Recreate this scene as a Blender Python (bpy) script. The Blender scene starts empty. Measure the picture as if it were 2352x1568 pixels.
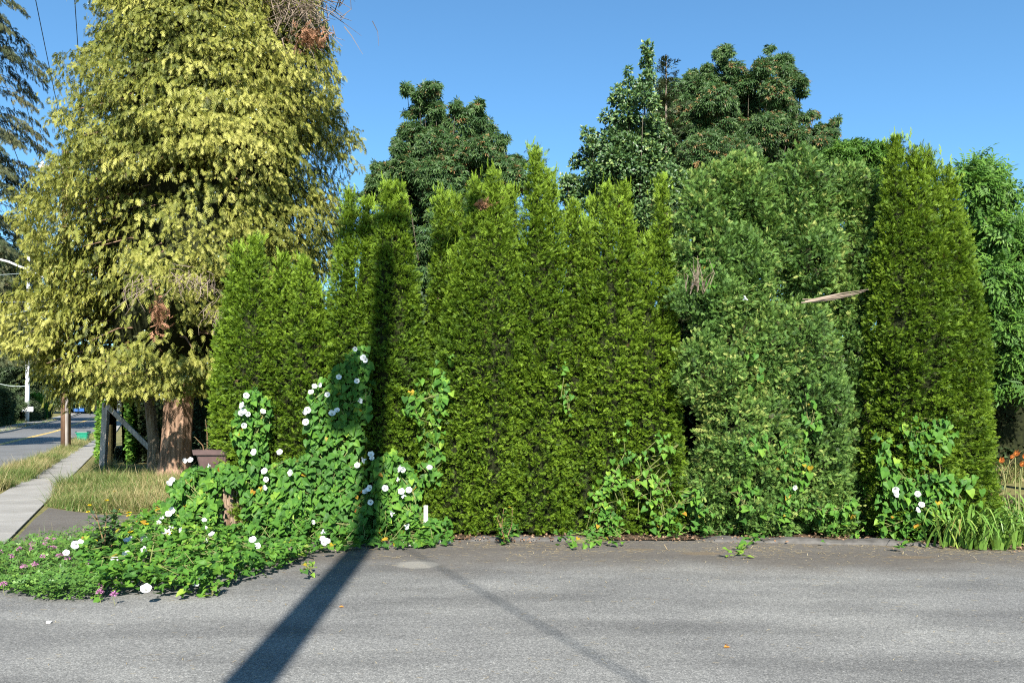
import bpy, math, random
import numpy as np
rng = np.random.default_rng(7)
random.seed(7)
PI = math.pi
sc = bpy.context.scene
COL = sc.collection
EYE = 1.6

# ------------------------------------------------------------------ survey helpers
def at(x, y, Y):
    """real-world point seen at survey reading (x, y) and Y metres away"""
    return np.array(((x - 1176) / 1764 * Y, Y, EYE + (947.4 - y) / 1764 * Y))
def gY(y):
    return 1764 * EYE / (np.asarray(y, float) - 947.4)
def gp(x, y, z=0.0):
    Y = float(gY(y)); return np.array(((x - 1176) / 1764 * Y, Y, z))
DIR = np.array((-0.441, 0.8975)); NRM = np.array((0.8975, 0.441))     # street direction, right-hand normal
def st(s, t):                                                       # street coordinates -> x, y
    return NRM * s + DIR * t
def rise(t):                                                        # the street climbs far away
    t = np.asarray(t, float)
    return np.where(t > 75, (t - 75) * 0.011 + np.clip(t - 130, 0, None) ** 2 * 0.00022, 0.0)

# ------------------------------------------------------------------ materials
MAT = {}
def mat(name):
    m = bpy.data.materials.new(name); m.use_nodes = True
    nt = m.node_tree; nt.nodes.clear()
    out = nt.nodes.new('ShaderNodeOutputMaterial')
    MAT[name] = m
    return m, nt, out
def ramp(nt, stops, fac):
    r = nt.nodes.new('ShaderNodeValToRGB')
    el = r.color_ramp.elements
    while len(el) < len(stops): el.new(0.5)
    for e, (p, c) in zip(el, stops):
        e.position = p; e.color = (*c, 1)
    nt.links.new(fac, r.inputs[0])
    return r.outputs[0]
def noise(nt, scale, detail=4, rough=.55, vec=None):
    n = nt.nodes.new('ShaderNodeTexNoise'); n.inputs['Scale'].default_value = scale
    n.inputs['Detail'].default_value = detail; n.inputs['Roughness'].default_value = rough
    if vec is None:
        tc = nt.nodes.new('ShaderNodeNewGeometry'); vec = tc.outputs['Position']
    nt.links.new(vec, n.inputs['Vector'])
    return n.outputs['Fac']
def mth(nt, op, a, b=None, clamp=False):
    n = nt.nodes.new('ShaderNodeMath'); n.operation = op; n.use_clamp = clamp
    for i, v in enumerate((a, b)):
        if v is None: continue
        if isinstance(v, (int, float)): n.inputs[i].default_value = v
        else: nt.links.new(v, n.inputs[i])
    return n.outputs[0]
def mixc(nt, f, a, b, mode='MIX'):
    n = nt.nodes.new('ShaderNodeMix'); n.data_type = 'RGBA'; n.blend_type = mode
    for k, v in ((0, f), (6, a), (7, b)):
        if isinstance(v, (int, float)): n.inputs[k].default_value = v
        elif isinstance(v, tuple): n.inputs[k].default_value = (*v, 1)
        else: nt.links.new(v, n.inputs[k])
    return n.outputs[2]
def principled(nt, out, col, rough=.8, spec=.3, bump=None, bstr=.3, bdist=.02):
    p = nt.nodes.new('ShaderNodeBsdfPrincipled')
    if isinstance(col, tuple): p.inputs['Base Color'].default_value = (*col, 1)
    else: nt.links.new(col, p.inputs['Base Color'])
    if isinstance(rough, (int, float)): p.inputs['Roughness'].default_value = rough
    else: nt.links.new(rough, p.inputs['Roughness'])
    p.inputs['Specular IOR Level'].default_value = spec
    if bump is not None:
        b = nt.nodes.new('ShaderNodeBump'); b.inputs['Strength'].default_value = bstr; b.inputs['Distance'].default_value = bdist
        nt.links.new(bump, b.inputs['Height']); nt.links.new(b.outputs[0], p.inputs['Normal'])
    nt.links.new(p.outputs[0], out.inputs[0])
    return p
def leaf_mat(name, stops, transl=.3, rough=.5, spec=.35, nscale=3.0, namp=.25):
    """leaf colour by the 'tint' value stored on every leaf, drifting gently through the plant"""
    m, nt, out = mat(name)
    a = nt.nodes.new('ShaderNodeAttribute'); a.attribute_name = 'tint'
    n = noise(nt, nscale, 2)
    f = mth(nt, 'ADD', a.outputs['Fac'], mth(nt, 'MULTIPLY', mth(nt, 'SUBTRACT', n, .5), namp), True)
    c = ramp(nt, stops, f)
    p = principled(nt, out, c, rough, spec)
    t = nt.nodes.new('ShaderNodeBsdfTranslucent')
    nt.links.new(mixc(nt, 1.0, c, (1.0, 1.0, .55), 'MULTIPLY'), t.inputs[0])
    mx = nt.nodes.new('ShaderNodeMixShader'); mx.inputs[0].default_value = transl
    nt.links.new(p.outputs[0], mx.inputs[1]); nt.links.new(t.outputs[0], mx.inputs[2])
    nt.links.new(mx.outputs[0], out.inputs[0])
    return m
def plain(name, col, rough=.6, spec=.4, var=.25, nscale=12, bstr=.2):
    m, nt, out = mat(name)
    n = noise(nt, nscale, 5)
    c = ramp(nt, [(.25, tuple(v * (1 - var) for v in col)), (.75, tuple(min(1, v * (1 + var)) for v in col))], n)
    principled(nt, out, c, rough, spec, n, bstr, .01)
    return m
def bark_mat(name, dark, light, sx=14, sz=1.6, bstr=.9):
    m, nt, out = mat(name)
    g = nt.nodes.new('ShaderNodeNewGeometry')
    mp = nt.nodes.new('ShaderNodeMapping'); mp.inputs['Scale'].default_value = (sx, sx, sz)
    nt.links.new(g.outputs['Position'], mp.inputs[0])
    n = noise(nt, 1.0, 6, .65, mp.outputs[0])
    n2 = noise(nt, 3.0, 3)
    f = mth(nt, 'ADD', mth(nt, 'MULTIPLY', n, .75), mth(nt, 'MULTIPLY', n2, .25))
    c = ramp(nt, [(.34, dark), (.5, tuple((a + b) / 2 for a, b in zip(dark, light))), (.64, light)], f)
    principled(nt, out, c, .9, .15, n, bstr, .04)
    return m

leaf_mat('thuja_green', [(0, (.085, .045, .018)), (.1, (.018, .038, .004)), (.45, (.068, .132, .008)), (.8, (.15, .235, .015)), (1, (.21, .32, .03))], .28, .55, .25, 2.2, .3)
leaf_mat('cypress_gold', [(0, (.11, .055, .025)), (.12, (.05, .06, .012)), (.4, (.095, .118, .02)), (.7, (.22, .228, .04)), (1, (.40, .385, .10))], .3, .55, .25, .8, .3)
leaf_mat('juniper_green', [(0, (.09, .06, .03)), (.12, (.03, .06, .018)), (.5, (.075, .155, .03)), (.78, (.135, .23, .045)), (.92, (.23, .30, .07)), (1, (.30, .34, .09))], .25, .55, .25, 2.0, .35)
leaf_mat('bindweed_leaf', [(0, (.28, .10, .03)), (.07, (.34, .25, .02)), (.13, (.04, .10, .025)), (.5, (.06, .155, .024)), (.85, (.115, .235, .03)), (1, (.22, .33, .045))], .32, .5, .14, 2.0, .25)
leaf_mat('maple_leaf', [(0, (.30, .15, .06)), (.1, (.22, .15, .06)), (.14, (.022, .055, .014)), (.55, (.05, .11, .03)), (1, (.12, .19, .06))], .25, .5, .35, .5, .3)
leaf_mat('holly_leaf', [(0, (.022, .05, .017)), (.5, (.042, .09, .026)), (.9, (.10, .17, .05)), (1, (.2, .26, .07))], .2, .42, .4, .5, .3)
leaf_mat('ash_leaf', [(0, (.03, .075, .015)), (.5, (.068, .155, .022)), (1, (.14, .25, .04))], .3, .5, .2, .6, .3)
leaf_mat('fir_needle', [(0, (.05, .035, .018)), (.15, (.02, .03, .012)), (.6, (.05, .065, .028)), (1, (.12, .11, .045))], .15, .6, .25, .5, .3)
leaf_mat('grass_blade', [(0, (.40, .33, .17)), (.38, (.30, .26, .11)), (.5, (.13, .17, .045)), (.8, (.08, .16, .03)), (1, (.13, .22, .04))], .3, .5, .3, 1.2, .3)
leaf_mat('clover_leaf', [(0, (.22, .16, .05)), (.08, (.05, .11, .02)), (.5, (.075, .17, .03)), (1, (.16, .28, .05))], .3, .45, .35, 2.5, .3)
leaf_mat('lily_leaf', [(0, (.40, .27, .10)), (.2, (.12, .20, .03)), (.6, (.12, .24, .04)), (1, (.25, .33, .07))], .3, .4, .4, 2, .2)
leaf_mat('weed_leaf', [(0, (.025, .05, .02)), (1, (.07, .13, .045))], .25, .45, .4, 3, .2)
leaf_mat('mugwort_leaf', [(0, (.06, .11, .05)), (1, (.15, .22, .11))], .25, .6, .25, 3, .2)
leaf_mat('straw', [(0, (.25, .16, .07)), (.5, (.42, .32, .16)), (1, (.55, .46, .28))], .1, .7, .2, 5, .2)
leaf_mat('rust_needle', [(0, (.14, .07, .035)), (1, (.36, .19, .11))], .15, .7, .2, 4, .3)
leaf_mat('leaf_litter', [(0, (.10, .06, .035)), (.6, (.22, .13, .075)), (1, (.40, .28, .18))], .1, .7, .2, 6, .3)
leaf_mat('dead_twig', [(0, (.09, .065, .045)), (1, (.28, .22, .17))], .05, .8, .2, 3, .3)
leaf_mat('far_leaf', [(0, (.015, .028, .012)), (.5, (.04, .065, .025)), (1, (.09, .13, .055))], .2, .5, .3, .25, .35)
def petal_mat(name, c, t=.35):
    m, nt, out = mat(name)
    p = principled(nt, out, c, .5, .3)
    tr = nt.nodes.new('ShaderNodeBsdfTranslucent'); tr.inputs[0].default_value = (*c, 1)
    mx = nt.nodes.new('ShaderNodeMixShader'); mx.inputs[0].default_value = t
    nt.links.new(p.outputs[0], mx.inputs[1]); nt.links.new(tr.outputs[0], mx.inputs[2]); nt.links.new(mx.outputs[0], out.inputs[0])
petal_mat('white_petal', (.80, .80, .80)); petal_mat('cream_throat', (.62, .62, .42)); petal_mat('pink_petal', (.55, .22, .42))
petal_mat('yellow_petal', (.75, .55, .02)); petal_mat('orange_petal', (.75, .27, .07)); petal_mat('orange_leaf', (.55, .24, .05))
bark_mat('cypress_bark', (.06, .035, .022), (.34, .22, .15)); bark_mat('pole_bark', (.07, .035, .02), (.27, .17, .11), 18, .7, .5)
bark_mat('grey_bark', (.07, .055, .04), (.24, .20, .15)); bark_mat('tree_bark', (.03, .025, .018), (.12, .10, .075)); bark_mat('grey_timber', (.16, .15, .14), (.46, .42, .38), 16, 1.2, .4)
bark_mat('stump_wood', (.09, .05, .03), (.48, .36, .26), 16, 2.0, 1.2); bark_mat('dark_core', (.006, .008, .003), (.022, .026, .008), 14, 12, .6)  # dark_core is near-black so gaps between sprays look shaded
bark_mat('shade_pole', (.12, .10, .09), (.3, .27, .24), 14, 1.0, .3)
plain('planter_clay', (.075, .046, .042), .5, .4, .3, 9, .15); plain('planter_soil', (.03, .022, .015), .95, .1, .4, 40, .6)
plain('vine_stem', (.16, .17, .06), .7, .2, .3, 20); plain('brown_stem', (.16, .10, .05), .8, .2, .3, 20)
plain('galvanised', (.62, .63, .65), .4, .5, .1, 6, .05); plain('wire_black', (.02, .02, .02), .6, .3, .1); plain('cable_grey', (.30, .34, .33), .6, .3, .1)
plain('porcelain', (.75, .74, .72), .25, .5, .05); plain('crossarm_wood', (.42, .36, .30), .8, .2, .2, 10)
plain('bin_green', (.012, .20, .12), .4, .4, .1, 5, .03); plain('bin_black', (.015, .015, .016), .5, .4, .1, 5, .03); plain('cone_blue', (.30, .38, .36), .7, .2, .2); plain('tyre_black', (.02, .02, .02), .8, .2, .1)
plain('hydrant_red', (.38, .02, .03), .4, .4, .1); plain('hydrant_white', (.75, .75, .72), .5, .3, .1)
plain('fence_cedar', (.55, .30, .10), .8, .2, .3, 3); plain('far_blue', (.03, .10, .30), .35, .5, .1); plain('far_red', (.45, .03, .03), .35, .5, .1)
plain('glass_dark', (.02, .025, .03), .1, .6, .1); plain('house_white', (.72, .72, .70), .8, .2, .05); plain('house_roof', (.10, .09, .09), .9, .2, .2); plain('trim_grey', (.35, .35, .36), .7, .3, .1)
plain('pale_stone', (.50, .46, .42), .9, .2, .2, 25, .3); plain('white_paint', (.72, .70, .66), .7, .3, .15, 12, .2)
plain('road_paint', (.62, .42, .10), .8, .2, .3, 4, .1); plain('transformer_grey', (.35, .36, .37), .5, .4, .1)

# ground-type materials
def ground_mats():
    m, nt, out = mat('asphalt')
    g = nt.nodes.new('ShaderNodeNewGeometry'); pos = g.outputs['Position']
    sep = nt.nodes.new('ShaderNodeSeparateXYZ'); nt.links.new(pos, sep.inputs[0])
    fine = noise(nt, 95, 4, .8, pos); mid = noise(nt, 30, 4, .75, pos); big = noise(nt, .55, 4, .6, pos)
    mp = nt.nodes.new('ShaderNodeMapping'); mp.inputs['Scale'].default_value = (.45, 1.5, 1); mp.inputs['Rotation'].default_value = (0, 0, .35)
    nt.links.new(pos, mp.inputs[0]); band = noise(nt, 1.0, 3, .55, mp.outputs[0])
    c = ramp(nt, [(.30, (.05, .05, .05)), (.44, (.14, .14, .138)), (.56, (.22, .218, .212)), (.70, (.48, .47, .45))], fine)
    c = mixc(nt, .8, c, ramp(nt, [(.3, (.56, .555, .54)), (.7, (1.08, 1.07, 1.03))], mid), 'MULTIPLY')
    c = mixc(nt, 1.0, c, ramp(nt, [(.3, (.82, .82, .83)), (.7, (1.12, 1.12, 1.10))], big), 'MULTIPLY')
    c = mixc(nt, 1.0, c, ramp(nt, [(.33, (.70, .70, .71)), (.6, (1.08, 1.08, 1.08))], band), 'MULTIPLY')  # soft shadow bands, mixed with stains, painted into the asphalt colour
    # grime and needle dust washed against the hedge foot
    wob = mth(nt, 'MULTIPLY', mth(nt, 'SUBTRACT', noise(nt, .9, 4, .6, pos), .5), 1.6)
    edge = mth(nt, 'ADD', mth(nt, 'SUBTRACT', sep.outputs['Y'], mth(nt, 'MULTIPLY', mth(nt, 'ABSOLUTE', sep.outputs['X']), -.06)), wob)
    mr = nt.nodes.new('ShaderNodeMapRange'); mr.inputs[1].default_value = 7.55; mr.inputs[2].default_value = 8.5
    nt.links.new(edge, mr.inputs[0])
    dirt = mixc(nt, noise(nt, 9, 5, .7, pos), (.032, .027, .024), (.115, .095, .075))
    c = mixc(nt, mth(nt, 'MULTIPLY', mr.outputs[0], .72), c, dirt)
    # worn pale round patch
    def spot(cx, cy, rx, ry):
        dx = mth(nt, 'DIVIDE', mth(nt, 'SUBTRACT', sep.outputs['X'], cx), rx); dy = mth(nt, 'DIVIDE', mth(nt, 'SUBTRACT', sep.outputs['Y'], cy), ry)
        d = mth(nt, 'SQRT', mth(nt, 'ADD', mth(nt, 'MULTIPLY', dx, dx), mth(nt, 'MULTIPLY', dy, dy)))
        d = mth(nt, 'ADD', d, mth(nt, 'MULTIPLY', mth(nt, 'SUBTRACT', noise(nt, 6, 3, .6, pos), .5), .5))
        s = nt.nodes.new('ShaderNodeMapRange'); s.inputs[1].default_value = 1.1; s.inputs[2].default_value = .8; nt.links.new(d, s.inputs[0])
        return s.outputs[0]
    x, y, _ = gp(960, 1297)
    c = mixc(nt, mth(nt, 'MULTIPLY', spot(x, y, .24, .19), .75), c, mixc(nt, fine, (.10, .095, .08), (.34, .32, .28)))
    for (px, py, rx, ry) in ((1610, 1271, .26, .10), (2090, 1280, .30, .08), (1470, 1262, .2, .06)):
        x, y, _ = gp(px, py)
        c = mixc(nt, mth(nt, 'MULTIPLY', spot(x, y, rx, ry), .6), c, (.13, .095, .055))
    bh = mth(nt, 'ADD', mth(nt, 'MULTIPLY', fine, .7), mth(nt, 'MULTIPLY', mid, .5))
    principled(nt, out, c, .85, .3, bh, .55, .012)

    m, nt, out = mat('road_asphalt')
    g = nt.nodes.new('ShaderNodeNewGeometry')
    f = noise(nt, 30, 4, .7); b = noise(nt, .35, 4, .6)
    c = mixc(nt, 1.0, ramp(nt, [(.3, (.085, .085, .085)), (.7, (.165, .165, .16))], f), ramp(nt, [(.3, (.8, .8, .8)), (.7, (1.1, 1.1, 1.1))], b), 'MULTIPLY')
    principled(nt, out, c, .85, .3)
    m, nt, out = mat('concrete')
    f = noise(nt, 120, 3, .7); b = noise(nt, 1.2, 5, .65)
    c = mixc(nt, 1.0, ramp(nt, [(.3, (.17, .165, .155)), (.7, (.30, .29, .27))], f), ramp(nt, [(.3, (.8, .79, .77)), (.7, (1.12, 1.12, 1.12))], b), 'MULTIPLY')
    principled(nt, out, c, .9, .25, f, .3, .01)
    m, nt, out = mat('soil')
    f = noise(nt, 22, 6, .7); b = noise(nt, 3, 4, .6)
    c = mixc(nt, 1.0, ramp(nt, [(.3, (.035, .024, .016)), (.55, (.10, .07, .045)), (.72, (.24, .17, .10))], f), ramp(nt, [(.3, (.7, .7, .7)), (.7, (1.1, 1.1, 1.1))], b), 'MULTIPLY')
    principled(nt, out, c, .95, .1, f, .8, .03)
    m, nt, out = mat('meadow')
    f = noise(nt, 9, 6, .7); b = noise(nt, .15, 4, .6)
    c = mixc(nt, b, ramp(nt, [(.3, (.05, .07, .02)), (.7, (.16, .16, .06))], f), ramp(nt, [(.3, (.10, .09, .04)), (.7, (.25, .20, .09))], f))
    principled(nt, out, c, .95, .1, f, .6, .05)
ground_mats()

# ------------------------------------------------------------------ mesh building
class MB:
    def __init__(self): self.V = []; self.F = []; self.T = []; self.n = 0
    def add(self, V, F, t=.5):
        V = np.asarray(V, np.float32).reshape(-1, 3)
        F = np.asarray(F, np.int32)
        self.F.append(F + self.n); self.V.append(V)
        self.T.append(np.broadcast_to(np.asarray(t, np.float32), (len(V),)).copy()); self.n += len(V)
        return self
    def tube(self, P, R, n=7, cap=True, t=.5, jit=0.0):
        P = np.asarray(P, float); m = len(P)
        R = np.broadcast_to(np.asarray(R, float), (m,))
        d = np.gradient(P, axis=0); d /= np.linalg.norm(d, axis=1)[:, None] + 1e-9
        a = np.array((0, 0, 1.0)) if abs(d[0][2]) < .8 else np.array((0, 1.0, 0))
        x = np.cross(np.broadcast_to(a, d.shape), d); x /= np.linalg.norm(x, axis=1)[:, None] + 1e-9
        y = np.cross(d, x)
        th = np.arange(n) * 2 * PI / n
        rr = R[:, None] * (1 + (rng.random((m, n)) - .5) * 2 * jit)
        V = P[:, None, :] + rr[..., None] * (np.cos(th)[None, :, None] * x[:, None] + np.sin(th)[None, :, None] * y[:, None])
        i = np.arange(m - 1)[:, None] * n; j = np.arange(n)[None]
        F = np.stack((i + j, i + (j + 1) % n, i + n + (j + 1) % n, i + n + j), -1).reshape(-1, 4)
        b = self.n
        self.add(V, F, t)
        if cap:
            self.F.append(np.array([[b + k for k in range(n)][::-1]], np.int32)); self.F.append(np.array([[b + (m - 1) * n + k for k in range(n)]], np.int32))
        return self
    def lathe(self, prof, c=(0, 0, 0), n=20, t=.5, sq=None):
        prof = np.asarray(prof, float); m = len(prof); th = np.arange(n) * 2 * PI / n
        V = np.stack((prof[:, :1] * np.cos(th), prof[:, :1] * np.sin(th), np.repeat(prof[:, 1:2], n, 1)), -1) + np.asarray(c)
        i = np.arange(m - 1)[:, None] * n; j = np.arange(n)[None]
        F = np.stack((i + j, i + (j + 1) % n, i + n + (j + 1) % n, i + n + j), -1).reshape(-1, 4)
        b = self.n; self.add(V, F, t)
        self.F.append(np.array([[b + k for k in range(n)][::-1]], np.int32)); self.F.append(np.array([[b + (m - 1) * n + k for k in range(n)]], np.int32))
        return self
    def box(self, c, s, rz=0.0, taper=1.0, bev=0.0, R=None):
        """box with its long edges chamfered; taper scales the bottom"""
        x, y, z = (v / 2 for v in s); b = min(bev, x * .9, y * .9)
        ring = [(-x, -y)] + [(x, -y), (x, y), (-x, y)] if b <= 0 else [(-x + b, -y), (x - b, -y), (x, -y + b), (x, y - b), (x - b, y), (-x + b, y), (-x, y - b), (-x, -y + b)]
        n = len(ring); lv = [(-z, taper), (z, 1.0)]
        V = np.array([(px * k, py * k, h) for h, k in lv for px, py in ring])
        cz, sz = math.cos(rz), math.sin(rz)
        M = np.array(((cz, -sz, 0), (sz, cz, 0), (0, 0, 1))) if R is None else np.asarray(R)
        V = V @ M.T + np.asarray(c)
        F = [[j, (j + 1) % n, n + (j + 1) % n, n + j] for j in range(n)]
        bb = self.n; self.add(V, F)
        self.F.append(np.array([[bb + k for k in range(n)][::-1]], np.int32)); self.F.append(np.array([[bb + n + k for k in range(n)]], np.int32))
        return self
    def inst(self, tmpl, pos, R, scale, tint, gain=0.0):
        T, F, w = tmpl
        pos = np.asarray(pos, np.float32); N = len(pos)
        if N == 0: return self
        scale = np.broadcast_to(np.asarray(scale, np.float32), (N,))
        V = np.einsum('nij,kj->nki', R.astype(np.float32), T.astype(np.float32)) * scale[:, None, None] + pos[:, None]
        k = len(T)
        FF = (F[None] + (np.arange(N) * k)[:, None, None]).reshape(-1, F.shape[1])
        tt = np.clip(np.broadcast_to(np.asarray(tint, np.float32), (N,))[:, None] + w[None] * gain, 0, 1)
        return self.add(V.reshape(-1, 3), FF, tt.reshape(-1))
    def build(self, name, m, parent=None, smooth=False, origin=None):
        me = bpy.data.meshes.new(name)
        V = np.concatenate(self.V).astype(np.float32)
        if origin is not None: V = V - np.asarray(origin, np.float32)
        me.vertices.add(len(V)); me.vertices.foreach_set('co', V.ravel())
        li = np.concatenate([f.ravel() for f in self.F]).astype(np.int32)
        cnt = np.concatenate([np.full(len(f), f.shape[1], np.int32) for f in self.F])
        ls = np.concatenate(([0], np.cumsum(cnt)[:-1])).astype(np.int32)
        me.loops.add(len(li)); me.loops.foreach_set('vertex_index', li)
        me.polygons.add(len(cnt)); me.polygons.foreach_set('loop_start', ls)
        me.update(calc_edges=True)
        at_ = me.attributes.new('tint', 'FLOAT', 'POINT'); at_.data.foreach_set('value', np.concatenate(self.T).astype(np.float32))
        me.polygons.foreach_set('use_smooth', np.full(len(cnt), bool(smooth)))
        if m is not None: me.materials.append(MAT[m])
        o = bpy.data.objects.new(name, me); COL.objects.link(o)
        if parent is not None: o.parent = parent
        if origin is not None: o.location = [float(v) for v in origin]
        return o
def tag(o, label=None, cat=None, group=None, kind=None):
    if label: o['label'] = label
    if cat: o['category'] = cat
    if group: o['group'] = group
    if kind: o['kind'] = kind
    return o
class Thing:
    """an Empty at the base of a thing; parts are built in world space and hung from it"""
    def __init__(self, name, label, cat, loc, group=None):
        self.loc = np.array((float(loc[0]), float(loc[1]), float(loc[2]) if len(loc) > 2 else 0.0))
        self.o = bpy.data.objects.new(name, None); COL.objects.link(self.o)
        self.o.empty_display_size = .2
        self.o.location = self.loc; tag(self.o, label, cat, group)
    def part(self, mb, name, m, smooth=False, parent=None, label=None):
        mb.V = [v - self.loc.astype(np.float32) for v in mb.V]
        o = mb.build(name, m, parent or self.o, smooth)
        if label: o['label'] = label
        return o
def unit(v): return v / (np.linalg.norm(v, axis=-1, keepdims=True) + 1e-9)
def frames(d, n):
    y = unit(d); z = unit(n - np.sum(n * y, -1, keepdims=True) * y); x = np.cross(y, z)
    return np.stack((x, y, z), -1)
_K = [(rng.normal(size=(6, 3)), rng.random(6) * 2 * PI) for _ in range(4)]
def wob(p, f=1.0, k=0):
    """smooth pseudo-noise in about -1..1"""
    A, ph = _K[k]
    return np.sin(np.asarray(p) @ (A.T * f) + ph).mean(-1) * 1.7
def in_poly(pts, poly):
    x, y = pts[:, 0], pts[:, 1]; ins = np.zeros(len(pts), bool); n = len(poly)
    for i in range(n):
        x1, y1 = poly[i]; x2, y2 = poly[(i + 1) % n]
        c = ((y1 > y) != (y2 > y)) & (x < (x2 - x1) * (y - y1) / (y2 - y1 + 1e-9) + x1); ins ^= c
    return ins
def sample_poly(poly, n):
    P = np.array(poly, float); lo, hi = P.min(0), P.max(0); out = np.zeros((0, 2))
    while len(out) < n:
        q = lo + rng.random((n * 2, 2)) * (hi - lo); out = np.concatenate((out, q[in_poly(q, poly)]))
    return out[:n]

# ------------------------------------------------------------------ leaf templates (T verts, F quads, w 0..1 towards the tip)
def T_fan(nf=6, ang=.65, wid=.11, bend=-.12, first=.12, spread=1.0):
    V, F, w = [], [], []
    def finger(b, a, L, wd):
        d = np.array((math.sin(a), math.cos(a))); s = np.array((d[1], -d[0])) * wd * .5
        k = len(V)
        for q, ww in ((b, 0), (b + d * L * .45 + s, .5), (b + d * L, 1), (b + d * L * .45 - s, .5)):
            V.append((q[0], q[1], bend * (q[0] ** 2 + q[1] ** 2) + (random.random() - .5) * .05)); w.append(min(1, math.hypot(*q)))
        F.append((k, k + 1, k + 2, k + 3))
    finger(np.array((0, 0.)), 0, 1.0, wid * 1.1)
    for i in range(nf):
        t = first + (.86 - first) * i / max(1, nf - 1); sgn = 1 if i % 2 else -1
        finger(np.array((0, t * .85)), sgn * ang * (1.15 - .4 * t), spread * (.62 - .34 * t) * (.85 + .3 * random.random()), wid)
    return np.array(V), np.array(F, np.int32), np.array(w, np.float32)
FANS = [T_fan(5, .7, .12), T_fan(6, .6, .11, -.2), T_fan(5, .8, .12, .05)]
FRONDS = [T_fan(8, .7, .10, -.5, .06, .8), T_fan(7, .55, .11, -.35, .1, .85)]
SPRIG = [T_fan(8, .5, .10, -.25, .1, .8), T_fan(7, .9, .12, -.1, .1, .9)]
WISP = T_fan(5, .3, .06, 0, .2, .7)
def T_heart():
    V = [(0, .08, 0), (0, .52, -.03), (0, 1, -.12)]
    L = [(-.3, -.13, .05), (-.47, .16, .12), (-.29, .58, .09)]
    V += L + [(-x, y, z) for x, y, z in L]
    F = [(0, 1, 4, 3), (1, 2, 5, 4), (0, 6, 7, 1), (1, 7, 8, 2)]
    return np.array(V), np.array(F, np.int32), np.array([0, .4, 1, .2, .3, .7, .2, .3, .7], np.float32)
HEART = T_heart()
def T_oval(wd=.3, bend=-.15, fold=.08):
    V = [(0, 0, 0), (-wd, .45, fold), (0, .5, 0), (0, 1, bend), (wd, .45, fold)]
    return np.array(V), np.array([(0, 2, 3, 1), (0, 4, 3, 2)], np.int32), np.array([0, .5, .5, 1, .5], np.float32)
OVAL = T_oval(); NARROW = T_oval(.16, -.25, .05)
def T_star(n=5, wd=.17):
    V, F, w = [], [], []
    for i, a in enumerate(np.linspace(-1.75, 1.75, n)):
        L = (.62, .88, 1, .88, .62)[i]; d = np.array((math.sin(a), math.cos(a))); s = np.array((d[1], -d[0])) * wd; k = len(V)
        for q, z in ((np.zeros(2), 0), (d * L * .55 + s, -.02), (d * L, -.22), (d * L * .55 - s, -.02)): V.append((q[0], q[1], z)); w.append(np.linalg.norm(q))
        F.append((k, k + 1, k + 2, k + 3))
    return np.array(V), np.array(F, np.int32), np.array(w, np.float32)
STAR = T_star(5, .115)
def T_pinnate(n=5):
    V, F, w = [], [], []
    for i in range(n * 2 + 1):
        t = 1 - 0.0 if i == 2 * n else .12 + .8 * (i // 2) / n; sgn = 0 if i == 2 * n else (1 if i % 2 else -1)
        a = sgn * 1.05; b = np.array((0, t * .85)); d = np.array((math.sin(a), math.cos(a))); s = np.array((d[1], -d[0])) * .06; k = len(V); L = .3
        for q, z in ((b, 0), (b + d * L * .45 + s, .0), (b + d * L, -.08), (b + d * L * .45 - s, .0)): V.append((q[0], q[1], z - .25 * q[1] ** 2)); w.append(min(1, abs(z) * 8))
        F.append((k, k + 1, k + 2, k + 3))
    return np.array(V), np.array(F, np.int32), np.array(w, np.float32)
PINN = T_pinnate()
def T_blade(bend=.5, wd=.03, seg=4):
    V, F, w = [], [], []
    for i in range(seg + 1):
        t = i / seg; a = bend * t * 1.6; ww = wd * (1 - t * .92)
        y = bend * t * t; z = t * (1 - .35 * bend * t)
        V += [(-ww, y, z), (ww, y, z)]; w += [t, t]
        if i: k = 2 * i; F.append((k - 2, k - 1, k + 1, k))
    return np.array(V), np.array(F, np.int32), np.array(w, np.float32)
BLADES = [T_blade(.35, .012), T_blade(.75, .013), T_blade(1.15, .014, 5)]
def T_clover():
    V, F, w = [], [], []
    for i in range(3):
        a = i * 2 * PI / 3; c, s = math.cos(a), math.sin(a); k = len(V)
        for x, y, z in ((0, 0, 0), (-.42, .55, .1), (0, .95, .06), (.42, .55, .1)): V.append((x * c - y * s, x * s + y * c, z)); w.append(math.hypot(x, y))
        F.append((k, k + 3, k + 2, k + 1))
    return np.array(V), np.array(F, np.int32), np.array(w, np.float32)
CLOVER = T_clover()

# ------------------------------------------------------------------ ground and street
def sheet(name, pts, z, m, label=None):
    mb = MB(); V = np.array([(p[0], p[1], z if len(p) < 3 else p[2]) for p in pts]); mb.V.append(V.astype(np.float32)); mb.T.append(np.full(len(V), .5, np.float32)); mb.n = len(V)
    mb.F.append(np.array([list(range(len(V)))], np.int32)); o = mb.build(name, m); tag(o, kind='structure'); return o
def strip(name, s0, s1, ts, z, m, follow=True, edge=0.0, jitter=0.0, thick=0.0):
    """ribbon along the street between offsets s0 and s1 with a kerb face when thick > 0"""
    mb = MB(); A, B = [], []
    for t in ts:
        h = z + (float(rise(t)) if follow else 0)
        a = st(s0 + (random.random() - .5) * jitter, t); b = st(s1 + (random.random() - .5) * jitter, t)
        A.append((*a, h)); B.append((*b, h))
    A, B = np.array(A), np.array(B); n = len(A)
    if thick: rows = [A - (0, 0, thick), A, B, B - (0, 0, thick)]
    else: rows = [A, B]
    V = np.concatenate(rows); F = []
    for r in range(len(rows) - 1):
        for i in range(n - 1): F.append((r * n + i, (r + 1) * n + i, (r + 1) * n + i + 1, r * n + i + 1))
    mb.add(V, F); o = mb.build(name, m); tag(o, kind='structure'); return o
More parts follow.
